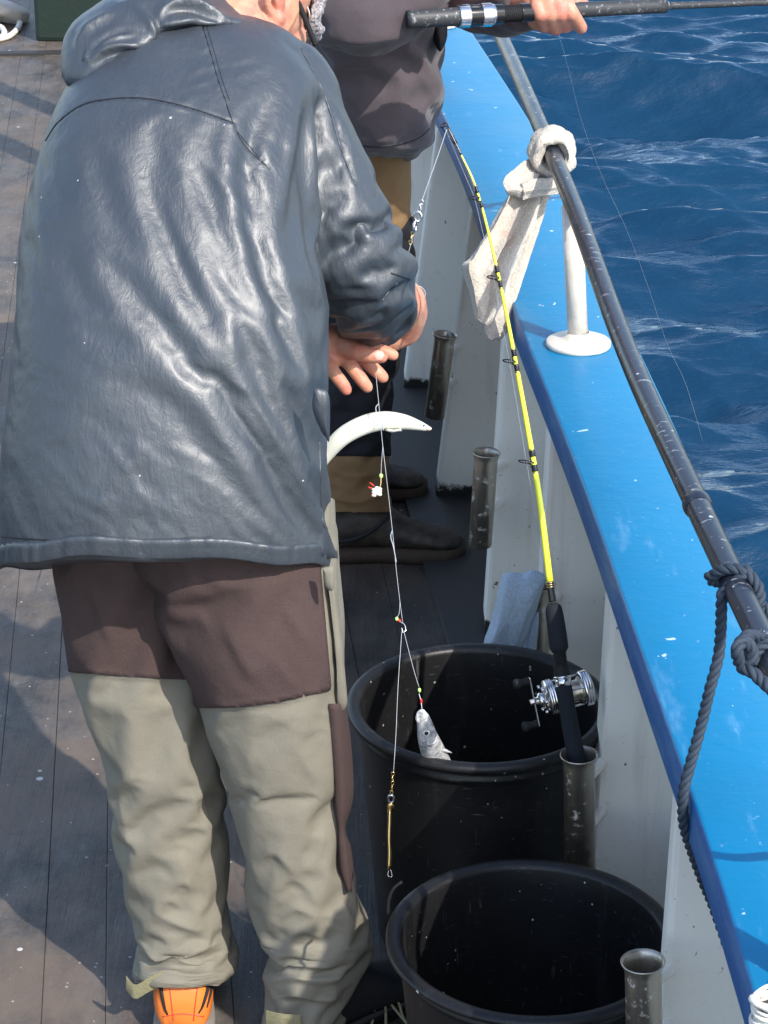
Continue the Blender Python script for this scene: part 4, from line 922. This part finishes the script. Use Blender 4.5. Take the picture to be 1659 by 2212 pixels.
for (x0, y0, x1, y1, x2, y2) in ((1160,14,1168,32,1176,52), (1186,6,1190,32,1200,57), (1206,4,1212,30,1223,52), (1226,14,1236,30,1255,54)):
    bd.chain([P(x0, y0-16, 4.390), P(x0, y0, 4.355), P(x1, y1, 4.350), P(x2, y2+6, 4.380)], [.0142, .0142, .0140, .0128], 14)
bd.chain([P(1175, 0, 4.500), P(1230, -8, 4.480), P(1262, 12, 4.450)], [.018, .015, .012])
me = remesh(bd, .0040, 4, .5); body2 = finish('body', me, M['skin'], man2, recalc=False)

hg = loft([(338,742,896,4.720,.165),(322,736,912,4.720,.18),(290,716,934,4.720,.20),(230,690,950,4.720,.215),(150,676,952,4.710,.22),(60,670,948,4.700,.22),(-40,676,940,4.700,.21),(-160,690,915,4.700,.20),(-280,715,880,4.700,.16),(-330,760,840,4.700,.09)], 80, 72, (0, .93, -.36), .9)
j = MB(); j.grid(hg, True, True, True)
fp, fr_ = path([(700,-230,4.53,.080),(698,-110,4.46,.085),(735,-25,4.40,.088),(795,12,4.37,.084),(865,-4,4.37,.070),(930,-48,4.38,.055),(990,-95,4.39,.046)], 40); j.tube(fp, fr_, 32)
fp, fr_ = path([(880,-240,4.850,.08),(960,-60,4.830,.075),(1060,-5,4.700,.065),(1140,8,4.520,.050)], 30); j.tube(fp, fr_, 28)
me = remesh(j, .0115, 6, .5); co = get_co(me); c0_ = co.mean(0); Y = survey(co)[:,1]
rs_ = co + np.outer(((co-c0_)@wdir(.1, 1))*.10, wdir(.1, 1)) + np.outer(((co-c0_)@wdir(.8, -.6))*.08, wdir(.8, -.6))
me = crumple(me, rs_, np.where(Y > 318, .5, .22), 20, 24., 3, 1, 8); co = get_co(me); no = get_no(me); xy = survey(co)
h = .006*fnoise(co, 8, 31, 3) + .003*fnoise(co, 24, 32, 2) + folds(xy, [([(740,318),(800,300),(880,300),(925,270)], .008, 14, 1), ([(760,335),(830,318),(890,320)], .006, 9, 1), ([(700,70),(760,90),(840,80),(900,70)], .012, 16, 1), ([(900,150),(930,200),(935,250)], .005, 12, 1)])*np.clip(-(no@VIEW)*1.4, 0, 1)
set_co(me, co + no*h[:,None]); finish('hoodie', me, M['hoodie'], man2, recalc=False)
blob([(936,18),(958,14),(966,40),(964,84),(952,112),(940,96),(934,60)], (950,60), 4.60, .035, 'pouch', M['blackcloth'], man2, nr=14, na=70, back=.9, nz=(.004, 24))
hb_ = MB(); bv2 = BVHTree.FromPolygons([tuple(c) for c in get_co(me)], [p.vertices[:] for p in me.polygons])
ps = [bv2.ray_cast(Vector((0,0,CAM_H)), direc(x, y).normalized())[0] for x, y in herm([(735,300),(790,316),(850,314),(900,300),(928,278)], 50)]
ps = [p for p in ps if p is not None]; hb_.tube(ps, .0016, 6); hb_.build('hem_stitch', M['seam_thread'], man2)
legs2 = []
for xx, dd, k in ((0, 4.820, 41), (-26, 5.070, 51)):
    rows = [(130,745+xx,880+xx,dd,.10),(240,745+xx,880+xx,dd,.10),(300,742+xx,884+xx,dd,.10),(350,745+xx,884+xx,dd,.10),(440,750+xx,886+xx,dd,.098),(520,750+xx,890+xx,dd,.096),(600,745+xx,887+xx,dd,.092),(740,722+xx,866+xx,dd,.085),(840,708+xx,848+xx,dd,.08),(950,698+xx,840+xx,dd,.08),(1050,692+xx,838+xx,dd,.08),(1108,690+xx,842+xx,dd,.082)]
    legs2.append(leg(rows, [([(760,430),(800,480),(850,500)], .006, 12, 1), ([(700,1010),(760,1030),(835,1020)], .005, 9, 1), ([(700,1070),(770,1085),(838,1060)], .005, 8, 1)], k))
tv, tf = [], []
for co, no, xy, fs in legs2: tf += [tuple(len(tv)+i for i in f) for f in fs]; tv += [tuple(c) for c in co]
me = bpy.data.meshes.new('trousers'); me.from_pydata(tv, [], tf); me.update(); tr2 = finish('trousers', me, M['tan'], man2)
patch(legs2[0], [(600,540),(860,505),(884,470),(960,440),(960,985),(840,985),(600,985)], 'knee_panel', M['blackcloth'], .003, tr2, False)
patch(legs2[1], [(500,520),(960,480),(960,985),(500,985)], 'knee_panel', M['blackcloth'], .003, tr2, False)
def boot(dx, dd, seed):
    w = Vector((1, 0, 0)); heel = P(672+dx, 1150, dd); heel.z = 0; L_ = .335; g = []
    for s, ht, wd in herm([(0,.10,.7),(.02,.125,.95),(.08,.135,1.0),(.13,.135,.95),(.17,.118,.92),(.21,.090,1.0),(.26,.072,1.06),(.30,.062,1.0),(.325,.050,.75),(.335,.036,.35)], 44):
        row = []
        for a in np.linspace(0, 2*math.pi, 28, endpoint=False):
            c_, s_ = math.cos(a), math.sin(a); c_ = np.sign(c_)*abs(c_)**.8; s_ = np.sign(s_)*abs(s_)**.8
            row.append(heel + Vector((s, c_*.048*wd*(1-.2*max(0, s_)), .024 + (ht-.024)*(.5+.5*s_))))
        g.append(row)
    b = MB(); b.grid(np.array(g), True, True, True); co = np.array(b.v); co += .002*fnoise(co, 40, seed, 2)[:,None]; b.v = [tuple(q) for q in co]
    up = b.build('boot', M['boot'], man2)
    g = [[heel + Vector((s, a*.052*wd, z)) for a, z in ((-1,.002),(1,.002),(1.03,.016),(1,.030),(-1,.030),(-1.03,.016))] for s, wd in herm([(-.012,.6),(.0,.9),(.08,1.0),(.16,.92),(.25,1.08),(.30,1.02),(.33,.75),(.345,.35)], 36)]
    b = MB(); b.grid(np.array(g), True, True, True); so = b.build('sole', M['boot_sole'], man2); so.parent = up; so.location = (0,0,0)
    b = MB(); b.tube([heel + Vector(p) for p in herm([(.03,-.05,.055),(.09,-.053,.060),(.14,-.052,.085),(.175,-.046,.118)], 20)], .0045, 8); o = b.build('strap', M['black_rubber'], man2); o.parent = up; o.location = (0,0,0)
boot(0, 4.820, 61); boot(-60, 5.170, 62)

# black rod in the second person's hands
r2 = [(880,42,4.290),(985,36,4.310),(1090,30,4.340),(1200,24,4.380),(1320,18,4.430),(1437,13,4.480),(1659,5,4.580),(1900,-4,4.690),(2600,-30,5.000)]
rr2 = herm(r2, 200)
def rp2(x): return P(x, float(np.interp(x, rr2[:,0], rr2[:,1])), float(np.interp(x, rr2[:,0], rr2[:,2])))
rod2 = thing('fishing_rod', 'thick black rod held level across the top edge, its worn grip spotted white', 'fishing rod', rp2(1200), 'fishing rods')
def sg(x0, x1, a, b_, name, m, n=16, k=16):
    t = MB(); xs = np.linspace(x0, x1, k); t.tube([rp2(x) for x in xs], list(np.linspace(a, b_, k)), n); return t.build(name, M[m], rod2)
sg(880, 991, .0165, .0175, 'rear_grip', 'cork_grip'); sg(990, 1012, .0215, .0215, 'seat_hood', 'chrome'); sg(1012, 1040, .020, .020, 'seat_body', 'black_gloss'); sg(1038, 1060, .0218, .0218, 'seat_hood', 'chrome')
sg(1060, 1066, .0195, .0195, 'seat_ring', 'chrome', k=3); sg(1064, 1084, .0185, .0185, 'seat_nut', 'black_gloss')
t = MB(); xs = np.linspace(1084, 1124, 60); t.tube([rp2(x) for x in xs], [.0152 + .0008*math.sin(i*1.05) for i in range(60)], 18); t.build('seat_thread', M['black_rubber'], rod2)
sg(1122, 1146, .0175, .0175, 'seat_ring', 'black_gloss'); sg(1144, 1437, .0155, .0135, 'foregrip', 'cork_grip'); sg(1437, 2600, .0072, .003, 'blank', 'cork_grip', k=40); sg(1434, 1442, .0135, .009, 'winding_check', 'chrome', k=4)
c = rp2(1028) + Vector((0, .06, .075)); rl = MB(); rl.lathe([(0,-.03),(.034,-.03),(.036,-.026),(.036,-.018),(.022,-.016),(.022,.016),(.036,.018),(.036,.026),(.034,.03),(0,.03)], c + Vector((0,0,.02)), (.2,1,0), 32); rl.box(c + Vector((-.02,-.008,-.03)), (.04,0,0), (0,.016,0), (0,0,.02)); rl.build('reel', M['chrome'], rod2)
sl_ = MB(); sl_.tube([P(x, y, d) for x, y, d in herm([(1206,70,5.4),(1228,150,5.6),(1256,260,5.9),(1300,380,6.2),(1355,500,6.5),(1400,620,6.8),(1440,740,7.0),(1482,832,7.15),(1520,960,7.3)], 60)], .0005, 5)
o = sl_.build('line', M['line'], rod2)

# ================================================================== RIG: snoods, hooks, beads, jig
def ld(y): return float(np.interp(y, [276, 560, 800, 1340, 1640, 1900], [3.48, 3.45, 3.42, 3.24, 3.10, 3.04]))
def lp(x, y): return P(x, y, ld(y))
rig = thing('feather_rig', 'thin fishing line with hooks and beads running from the hands to a slim brass jig', 'fishing rig', lp(850, 1780))
def ln(pts, r=.00045, name='line', m='line', n=30):
    t = MB(); t.tube([lp(*p) for p in (herm(pts, n) if len(pts) > 2 else pts)], r, 6); return t.build(name, M[m], rig)
ln([(965,280),(948,330),(925,395),(911,435)], .0008); ln([(894,505),(884,540),(875,575),(850,650),(838,690)], .0005)
ln([(812,810),(815,840),(818,870),(821,905),(824,935),(827,965),(838,1060),(848,1150),(857,1240),(864,1300),(870,1345)]); ln([(827,965),(824,1000),(823,1025)]); ln([(818,872),(812,880),(814,893),(822,895),(826,905),(828,930)], .0008)
ln([(823,1030),(822,1048),(817,1058)], .0009, 'hook', 'brass'); ln([(847,1146),(844,1160),(850,1182),(856,1215)], .0008); ln([(864,1300),(862,1325),(856,1336)])
ln([(856,1337),(866,1344),(874,1350),(876,1362),(870,1366),(868,1356)], .0011, 'hook', 'chrome'); ln([(872,1362),(884,1410),(896,1455),(905,1484)]); ln([(905,1498),(909,1515),(912,1535)], .0009, 'hook', 'chrome'); ln([(868,1362),(860,1480),(855,1590),(850,1668)])
def bead(x, y, r, m, e=1.2): q = MB(); q.ellipsoid(lp(x, y), (r, r, r*e), 14); return q.build('bead', M[m], rig)
bead(823, 1028, .0032, 'lime'); bead(857, 1337, .0028, 'lime'); bead(863, 1341, .0026, 'red', 1); bead(906, 1491, .0026, 'lime', 1.5); bead(910, 1516, .0020, 'red', 3)
lw = MB()
for k in range(9): lw.ellipsoid(lp(814 + 7*math.sin(k*2.1), 1058 + 18*(k/9) - 4), (.0040, .003, .0028), 10)
lw.build('bait', M['fish_belly'], rig)
for a in ((808,1050,798,1042),(808,1060,802,1072),(806,1056,795,1052),(812,1066,804,1070)): ln([(a[0], a[1]), (a[2], a[3])], .0011, 'feather', 'red')
def links(pts, r, m, name='swivel'):
    for k, (x, y) in enumerate(pts):
        t = MB(); c = lp(x, y); ta = R(70)*(k % 2)
        t.tube([c + Vector((math.cos(a)*r*.65*math.cos(ta), math.cos(a)*r*.65*math.sin(ta), math.sin(a)*r)) for a in np.linspace(0, 2*math.pi, 14)], r*.3, 6, False); t.build(name, M[m], rig)
links([(849,1672),(848,1682),(848,1692),(847,1702),(846,1712)], .0034, 'brass'); links([(845,1726)], .0068, 'chrome', 'snap'); links([(911,437),(908,446),(906,454)], .0038, 'chrome'); links([(903,468),(896,490)], .0078, 'chrome', 'snap'); links([(892,505),(889,515),(887,524)], .0036, 'brass')
jg = MB(); jg.ellipsoid(lp(844, 1745), (.006, .002, .0085), 14); jg.tube([lp(841 + .6*math.sin(k), y) for k, y in enumerate(np.linspace(1748, 1880, 12))], [.0028]+[.0034]*10+[.003], 6); jg.build('jig', M['brass'], rig)
ln([(840,1880),(838,1890),(841,1894)], .0009, 'hook', 'chrome'); ln([(845,1880),(847,1892),(844,1895)], .0009, 'hook', 'chrome')
cl = MB()
for pts in (((890,640),(905,628),(915,636),(913,655),(905,665)), ((888,630),(904,618),(918,630),(916,650))):
    cl.tube([P(x, y, 3.6) for x, y in herm(pts, 24)], .0008, 6)
cl.build('line', M['line'], rig)

# ================================================================== FISH
def fish_tube(rows, n=70, fl=1.0, mname='fish_belly'):
    r = herm(rows, n); g = np.zeros((n, 28, 3))
    for i in range(n):
        a = r[max(i-1, 0)]; b_ = r[min(i+1, n-1)]; t = (P(b_[0], b_[1], b_[2]) - P(a[0], a[1], a[2])).normalized(); c = P(*r[i][:3]); w = Vector(VIEW).cross(t).normalized(); v = t.cross(w)
        for k in range(28):
            an = 2*math.pi*k/28; g[i, k] = c + w*math.cos(an)*r[i][3] + v*math.sin(an)*r[i][3]*fl
    q = MB(); q.grid(g, True, True, True); return q
f1 = thing('fish', 'slim white-bellied fish curled in an arc beside the jacket pocket', 'fish', P(820, 912, 3.42), 'caught fish')
fish_tube([(664,1056,3.40,.004),(680,1022,3.40,.008),(702,985,3.40,.0115),(738,945,3.40,.0140),(782,920,3.41,.0150),(826,909,3.42,.0148),(868,911,3.42,.0125),(900,918,3.43,.0085),(920,924,3.43,.0052),(931,926,3.43,.0020)], 80, .85).build('body', M['fish_belly'], f1)
q = MB(); g = [[P(x, y, 3.405), P(x2, y2, 3.408), P(x2, y2, 3.411), P(x, y, 3.409)] for x, y, x2, y2 in herm([(838,926,830,930),(850,928,846,934),(866,926,868,931)], 12)]
q.grid(np.array(g), True, True, True); q.build('fin', M['fish_belly'], f1); q = MB(); q.ellipsoid(P(916, 919, 3.424), (.0016, .001, .0013), 10); q.build('eye', M['black_gloss'], f1)
q = MB(); q.ellipsoid(P(926, 926, 3.428), (.005, .004, .003), 12); q.build('snout', M['nail'], f1)
f2 = thing('fish', 'silver fish hanging head up on a hook inside the tub', 'fish', P(925, 1610, 3.22), 'caught fish')
fish_tube([(911,1535,3.10,.004),(913,1548,3.105,.0095),(918,1566,3.11,.0120),(924,1592,3.12,.0155),(935,1622,3.14,.0185),(950,1660,3.17,.0205),(966,1710,3.20,.0190),(985,1770,3.22,.012),(996,1800,3.23,.006)], 80, .7).build('body', M['fish_silver'], f2)
q = MB(); q.ellipsoid(P(921, 1584, 3.1045), (.0058, .003, .0058), 16); q.build('eye', M['eye_white'], f2); q = MB(); q.ellipsoid(P(921, 1584, 3.1015), (.0030, .0012, .0032), 14); q.build('pupil', M['black_gloss'], f2)
q = MB(); q.tube([P(x, y, 3.10) for x, y in herm([(904,1560),(901,1550),(906,1538),(915,1537)], 14)], .0026, 8); q.build('jaw', M['fish_silver'], f2)
q = MB(); q.tube([P(x, y, dd) for x, y, dd in herm([(944,1588,3.118),(940,1602,3.112),(930,1608,3.108),(921,1606,3.1085)], 16)], .0014, 8); q.build('gill_cover', M['fish_silver'], f2)
q = MB(); g = [[P(x, y, 3.13), P(x2, y2, 3.15), P(x2, y2, 3.152), P(x, y, 3.134)] for x, y, x2, y2 in herm([(944,1606,950,1610),(952,1616,974,1624),(954,1624,976,1627)], 10)]
q.grid(np.array(g), True, True, True); q.build('fin', M['fish_silver'], f2)

# ================================================================== TOWELS
def tail(rows, n, amp, lob, seed, flat=.5):
    r = herm(rows, n); na = 64; g = np.zeros((n, na, 3))
    for i in range(n):
        a, b_ = r[max(i-1, 0)], r[min(i+1, n-1)]; t = (P(*b_[:3]) - P(*a[:3])).normalized(); c = P(*r[i][:3]); w = Vector(VIEW).cross(t).normalized(); v = t.cross(w)
        for k in range(na):
            an = 2*math.pi*k/na; rad = r[i][3]*(1 + amp*math.cos(lob*an + seed + i*.02) + .10*math.cos(7*an + seed*2 + i*.05)*min(1, i/6))
            g[i, k] = c + w*math.cos(an)*rad + v*math.sin(an)*rad*flat
    q = MB(); q.grid(g, True, True, True); co = np.array(q.v); nn = co - np.repeat(g.mean(1), na, 0); nn /= np.linalg.norm(nn, axis=1)[:,None]+1e-9
    co += nn*(.004*fnoise(co, 22, seed, 3) + .0014*fnoise(co, 150, seed+1, 2))[:,None]; q.v = [tuple(a) for a in co]; return q
def sheet(rows, n, pleats, amp, seed, th=.0035, m=56):      # rows: xl, yl, dl, xr, yr, dr: a hanging pleated cloth
    r = herm(rows, n); g = np.zeros((n, 2*m, 3))
    for i in range(n):
        a = P(*r[i][:3]); b_ = P(*r[i][3:]); w = b_ - a; dn = (Vector(P(*r[min(i+1, n-1)][:3])) - Vector(P(*r[max(i-1, 0)][:3]))).normalized(); v = w.normalized().cross(dn); v = -v if v.y > 0 else v
        hw = w.length/2; grow = min(1, .35 + i/(n*.6))
        for k in range(m):
            s_ = k/(m-1); wv = math.sin(pleats*s_*math.pi*2 + seed + .9*i/n) + .45*math.sin(pleats*1.7*s_*6.28 + 2*seed - i/n); ed = min(1, 6*s_, 6*(1-s_))
            q = a + w*(s_ + .05*math.sin(pleats*s_*6.28 + seed + 1)*ed) + v*(amp*hw*wv*(.6 + .4*grow)); t_ = th*(.4 + .6*min(1, 10*s_, 10*(1-s_)))
            g[i, k] = q + v*t_; g[i, 2*m-1-k] = q - v*t_
    q = MB(); q.grid(g, True, True, True); co = np.array(q.v); co += (.004*np.stack([fnoise(co, 24, seed+k, 3) for k in range(3)], 1) + .0010*np.stack([fnoise(co, 160, seed+9+k, 2) for k in range(3)], 1)); q.v = [tuple(a) for a in co]; return q
tw = thing('towel', 'grubby white towel knotted round the black rail, its ends hanging over the blue gunwale', 'towel', P(1190, 350, 4.33), 'towels')
kp_, kt = rail_at(4.34); kq = MB(); u = kt.orthogonal().normalized(); u = Vector((0,0,1)); u = (u - kt*u.dot(kt)).normalized(); v = kt.cross(u); g = []
for i in range(44):
    a = 2*math.pi*i/44; rad = u*math.cos(a) + v*math.sin(a); row = []
    for k in range(26):
        b_ = 2*math.pi*k/26; row.append(kp_ + rad*(.031 + .0125*math.cos(b_) + .0030*math.sin(4*b_ + 3*a) + .0022*math.sin(7*b_ - 2*a)) + kt*(.034*math.sin(b_) + .008*math.cos(a) + .006*math.sin(2*a)) )
    g.append(row)
g.append(g[0]); kq.grid(np.array(g), True, False, False); co = np.array(kq.v); cc = np.array(kp_); nn = co - cc; nn /= np.linalg.norm(nn, axis=1)[:,None]
co += nn*(.005*fnoise(co, 30, 71, 3) + .0014*fnoise(co, 150, 72, 2) + .0025*np.sin((co - cc)@np.array(kt)*330))[:,None]; kq.v = [tuple(a) for a in co]; kq.build('loop', M['terry_white'], tw)
sheet([(1150,338,4.36,1172,372,4.34),(1126,352,4.32,1160,402,4.30),(1106,372,4.28,1142,418,4.26),(1092,384,4.265,1126,424,4.245),(1086,396,4.26,1096,420,4.25)], 50, 1.2, .22, 2.2, .006).build('knot', M['terry_white'], tw)
sheet([(1226,384,4.33,1228,408,4.33),(1196,384,4.29,1204,420,4.28),(1160,386,4.265,1170,424,4.255),(1128,396,4.255,1132,430,4.24)], 50, 1.0, .25, 4.2, .006).build('knot', M['terry_white'], tw)
sheet([(1118,372,4.31,1192,372,4.35),(1098,410,4.27,1190,400,4.32),(1070,462,4.24,1172,452,4.30),(1040,516,4.21,1152,512,4.27),(1012,556,4.18,1128,566,4.24),(1000,574,4.17,1112,612,4.21),(1014,618,4.16,1096,650,4.19),(1024,668,4.15,1072,690,4.17),(1030,692,4.15,1050,704,4.16)], 90, 2.6, .30, 1.2).build('tail', M['terry_white'], tw)
sheet([(1140,400,4.36,1200,396,4.37),(1128,470,4.33,1180,446,4.36),(1098,560,4.28,1150,540,4.33),(1068,640,4.24,1120,620,4.29),(1052,690,4.21,1100,668,4.26),(1060,722,4.20,1092,716,4.24),(1070,730,4.20,1088,728,4.23)], 80, 1.5, .28, 3.1).build('tail', M['terry_white'], tw)
tb = blob([(1086,1240),(1104,1234),(1130,1238),(1152,1233),(1178,1242),(1176,1262),(1162,1310),(1142,1360),(1128,1400),(1118,1440),(1030,1440),(1040,1400),(1058,1340),(1074,1280)], (1104,1330), lambda x, y: 3.655 + (1400-y)*.0001, .032, 'towel', M['terry_blue'], None,
     [([(1095,1250),(1085,1320),(1062,1420)], .008, 12, 1), ([(1165,1260),(1130,1340),(1100,1430)], .006, 9, -1)], nr=30, na=140, back=.5, nz=(.005, 24))
tag(tb, 'pale blue towel hung over a rod holder behind the tub', 'towel', 'towels')
blob([(1150,1335),(1164,1322),(1160,1400),(1150,1440),(1120,1440),(1130,1400)], (1144,1395), 3.67, .014, 'fold', M['terry_blue'], tb, nr=12, na=60, nz=(.003, 30))
def recentre(o):
    if o.location.length < 1e-6:
        co = get_co(o.data); c = Vector(co.mean(0)); c.z = float(co[:,2].min()); o.data.transform(__import__('mathutils').Matrix.Translation(-c)); o.location = c
        for ch in o.children: ch.location = Vector(ch.location) - c
recentre(tb)

# ================================================================== ROPES
def rope(pts, r, name, m, parent, turns=22, per=.035):
    pts = [Vector(p) for p in pts]; Ls = [0]
    for i in range(1, len(pts)): Ls.append(Ls[-1] + (pts[i]-pts[i-1]).length)
    for s in range(3):
        q = MB(); path_ = []; u = None
        for i, p in enumerate(pts):
            t = (pts[min(i+1, len(pts)-1)] - pts[max(i-1, 0)]).normalized()
            u = t.orthogonal().normalized() if u is None else (u - t*u.dot(t)).normalized(); w = t.cross(u); a = 2*math.pi*(s/3 + Ls[i]/per); path_.append(p + (u*math.cos(a) + w*math.sin(a))*r*.52)
        q.tube(path_, r*.56, 9); q.build('strand', M[m], parent)
def dens(pts, n): return [Vector(a) for a in herm([tuple(p) for p in pts], n)]
kA, tA = rail_at(2.475); rp_o = thing('rope', 'navy twisted rope tied round the rail and hanging over the blue gunwale edge', 'rope', kA, 'ropes')
def wrap(y0, y1, turns, start, r=.0222, n=60):
    out = []
    for i in range(n):
        f = i/(n-1); p, t = rail_at(y0 + (y1-y0)*f); u = Vector((-1,0,0)); u = (u - t*u.dot(t)).normalized(); v = u.cross(t); v = v if v.z > 0 else -v
        a = start + 2*math.pi*turns*f; out.append(p + (u*math.cos(a) + v*math.sin(a))*r)
    return out
hang = [P(x, y, d) for x, y, d in ((1566,1275,2.455),(1559,1300,2.45),(1557,1357,2.45),(1553,1410,2.45),(1545,1447,2.445),(1533,1490,2.44),(1520,1545,2.44),(1505,1602,2.435),(1489,1659,2.43),(1476,1715,2.425),(1477,1779,2.43),(1494,1836,2.44),(1517,1899,2.45),(1542,1960,2.46),(1570,2040,2.46))]
w1 = wrap(2.43, 2.49, -.62, math.pi*1.12 + .0, .0222)
rope(dens(w1[::-1][0:40:4] + hang[0:1] + hang[1:], 420), .0066, 'strand', 'navy_rope', rp_o)
rope(dens([w1[0]] + [w1[i] for i in range(0, 60, 6)] + [P(1659,1320,2.46), P(1700,1420,2.40)], 160), .0066, 'strand', 'navy_rope', rp_o)
rope(dens(wrap(2.27, 2.30, 1.3, 0, .0222)[::5] , 140), .0066, 'strand', 'navy_rope', rp_o)
rope(dens([P(1640,1375,2.24),(P(1612,1375,2.22)),P(1594,1400,2.215),P(1597,1425,2.21),P(1618,1428,2.20),P(1625,1405,2.20),P(1608,1385,2.20),P(1592,1405,2.19),P(1602,1440,2.20),P(1625,1452,2.19),P(1650,1475,2.18),P(1690,1510,2.15)], 220), .0066, 'strand', 'navy_rope', rp_o)
rope(dens([P(1690,1510,2.15), Vector((.455, 2.17, .93)), Vector((.47, 2.23, .85)), Vector((.48, 2.30, .79)), Vector((.52, 2.42, .785)), Vector((.60, 2.45, .6))], 120), .0066, 'strand', 'navy_rope', rp_o)
wr_o = thing('rope_lashing', 'frayed white rope lashing round a grey post in the bottom right corner', 'rope', P(1665, 2200, 1.99), 'ropes')
q = MB(); q.tube([P(1668, 2330, 1.985), P(1668, 2178, 1.985)], .017, 20); q.build('post', M['rail_metal'], wr_o)
for k in range(11):
    q = MB(); yy = 2152 + k*7.0; cx_ = 1668; pts = []
    for a in np.linspace(0, 2*math.pi, 26): 
        c = P(cx_, yy, 1.985); pts.append(c + Vector((math.cos(a)*(.0185 + .003*math.sin(k*2.3)), math.sin(a)*.0185, .0022*math.sin(a*2 + k) + .004*math.cos(a + k))))
    q.tube(pts, .0026 + .0008*math.sin(k*1.7), 7); q.build('turn', M['white_rope'], wr_o)

# ================================================================== FAR DECK GEAR, top left
gb = thing('deck_box', 'dark green weathered deck box standing behind the hood', 'box', Z(130, 92, 0))
c0 = Z(76, 90, 0); q = MB(); q.box((c0.x, c0.y, 0), (.33, -.02, 0), (.02, .4, 0), (0, 0, .75)); q.build('panel', M['green_box'], gb, smooth=False, bevel=.02)
q = MB(); q.box((c0.x-.02, c0.y-.02, .75), (.37, -.02, 0), (.02, .44, 0), (0, 0, .03)); q.build('lid', M['green_box'], gb, smooth=False, bevel=.008)
q = MB(); q.tube([Z(x, y, .012) for x, y in herm([(-40,92),(-5,85),(20,78),(38,62),(43,45),(40,36)], 40)], .013, 10); q.tube([Z(x, y, .012) for x, y in herm([(-10,88),(6,78),(9,68),(0,58),(-20,56)], 30)], .013, 10)
o = q.build('mooring_rope', M['white_rope'], None); recentre(o); tag(o, 'cream mooring rope looped on the far deck at top left', 'rope', 'ropes')
sk = blob([(-30,-10),(20,4),(52,18),(66,32),(58,52),(30,56),(-10,46),(-40,40)], (10,25), lambda x, y: 10.6, .16, 'sack', M['terry_white'], None, nr=16, na=80, nz=(.03, 8)); recentre(sk); tag(sk, 'pale crumpled sack lying on the far deck at top left', 'sack')
bk = MB(); cb = Z(172, 40, 0); bk.lathe([(0,0),(.15,0),(.17,.3),(.178,.31),(.178,.325),(.165,.325),(.145,.01),(0,.01)], (cb.x+.1, cb.y+1.2, 0), (0,0,1), 40); o = bk.build('bucket', M['blue_paint'], None); recentre(o); tag(o, 'blue bucket half hidden behind the raised hood', 'bucket')
dl = MB(); a_, b_ = Z(-60, 122, 0), Z(160, 118, 0); dl.box((a_.x, a_.y, -.002), (b_.x-a_.x, b_.y-a_.y, 0), (0, .05, 0), (0, 0, .012)); dl.build('deck_strip', M['seam'], deck_o, smooth=False)

for x, y, w in ((-.52, 7.86, .10), (-.42, 7.06, .11)):  # unseen posts, added only to throw shade bands across the deck
    q = MB(); q.tube([(x, y, 0), (x, y, 2.6)], w/2, 20); q.build('shade_post', M['white_paint'], boat)
q = MB(); q.lathe([(0, 0), (.17, 0), (.17, .05), (.13, .12), (.12, .8), (.16, 1.0), (.16, 1.2), (.02, 1.24), (0, 1.24)], (-.33, 5.25, 0), (0,0,1), 32); q.build('shade_drum', M['green_box'], boat)  # unseen drum, added only to shade the deck's left edge
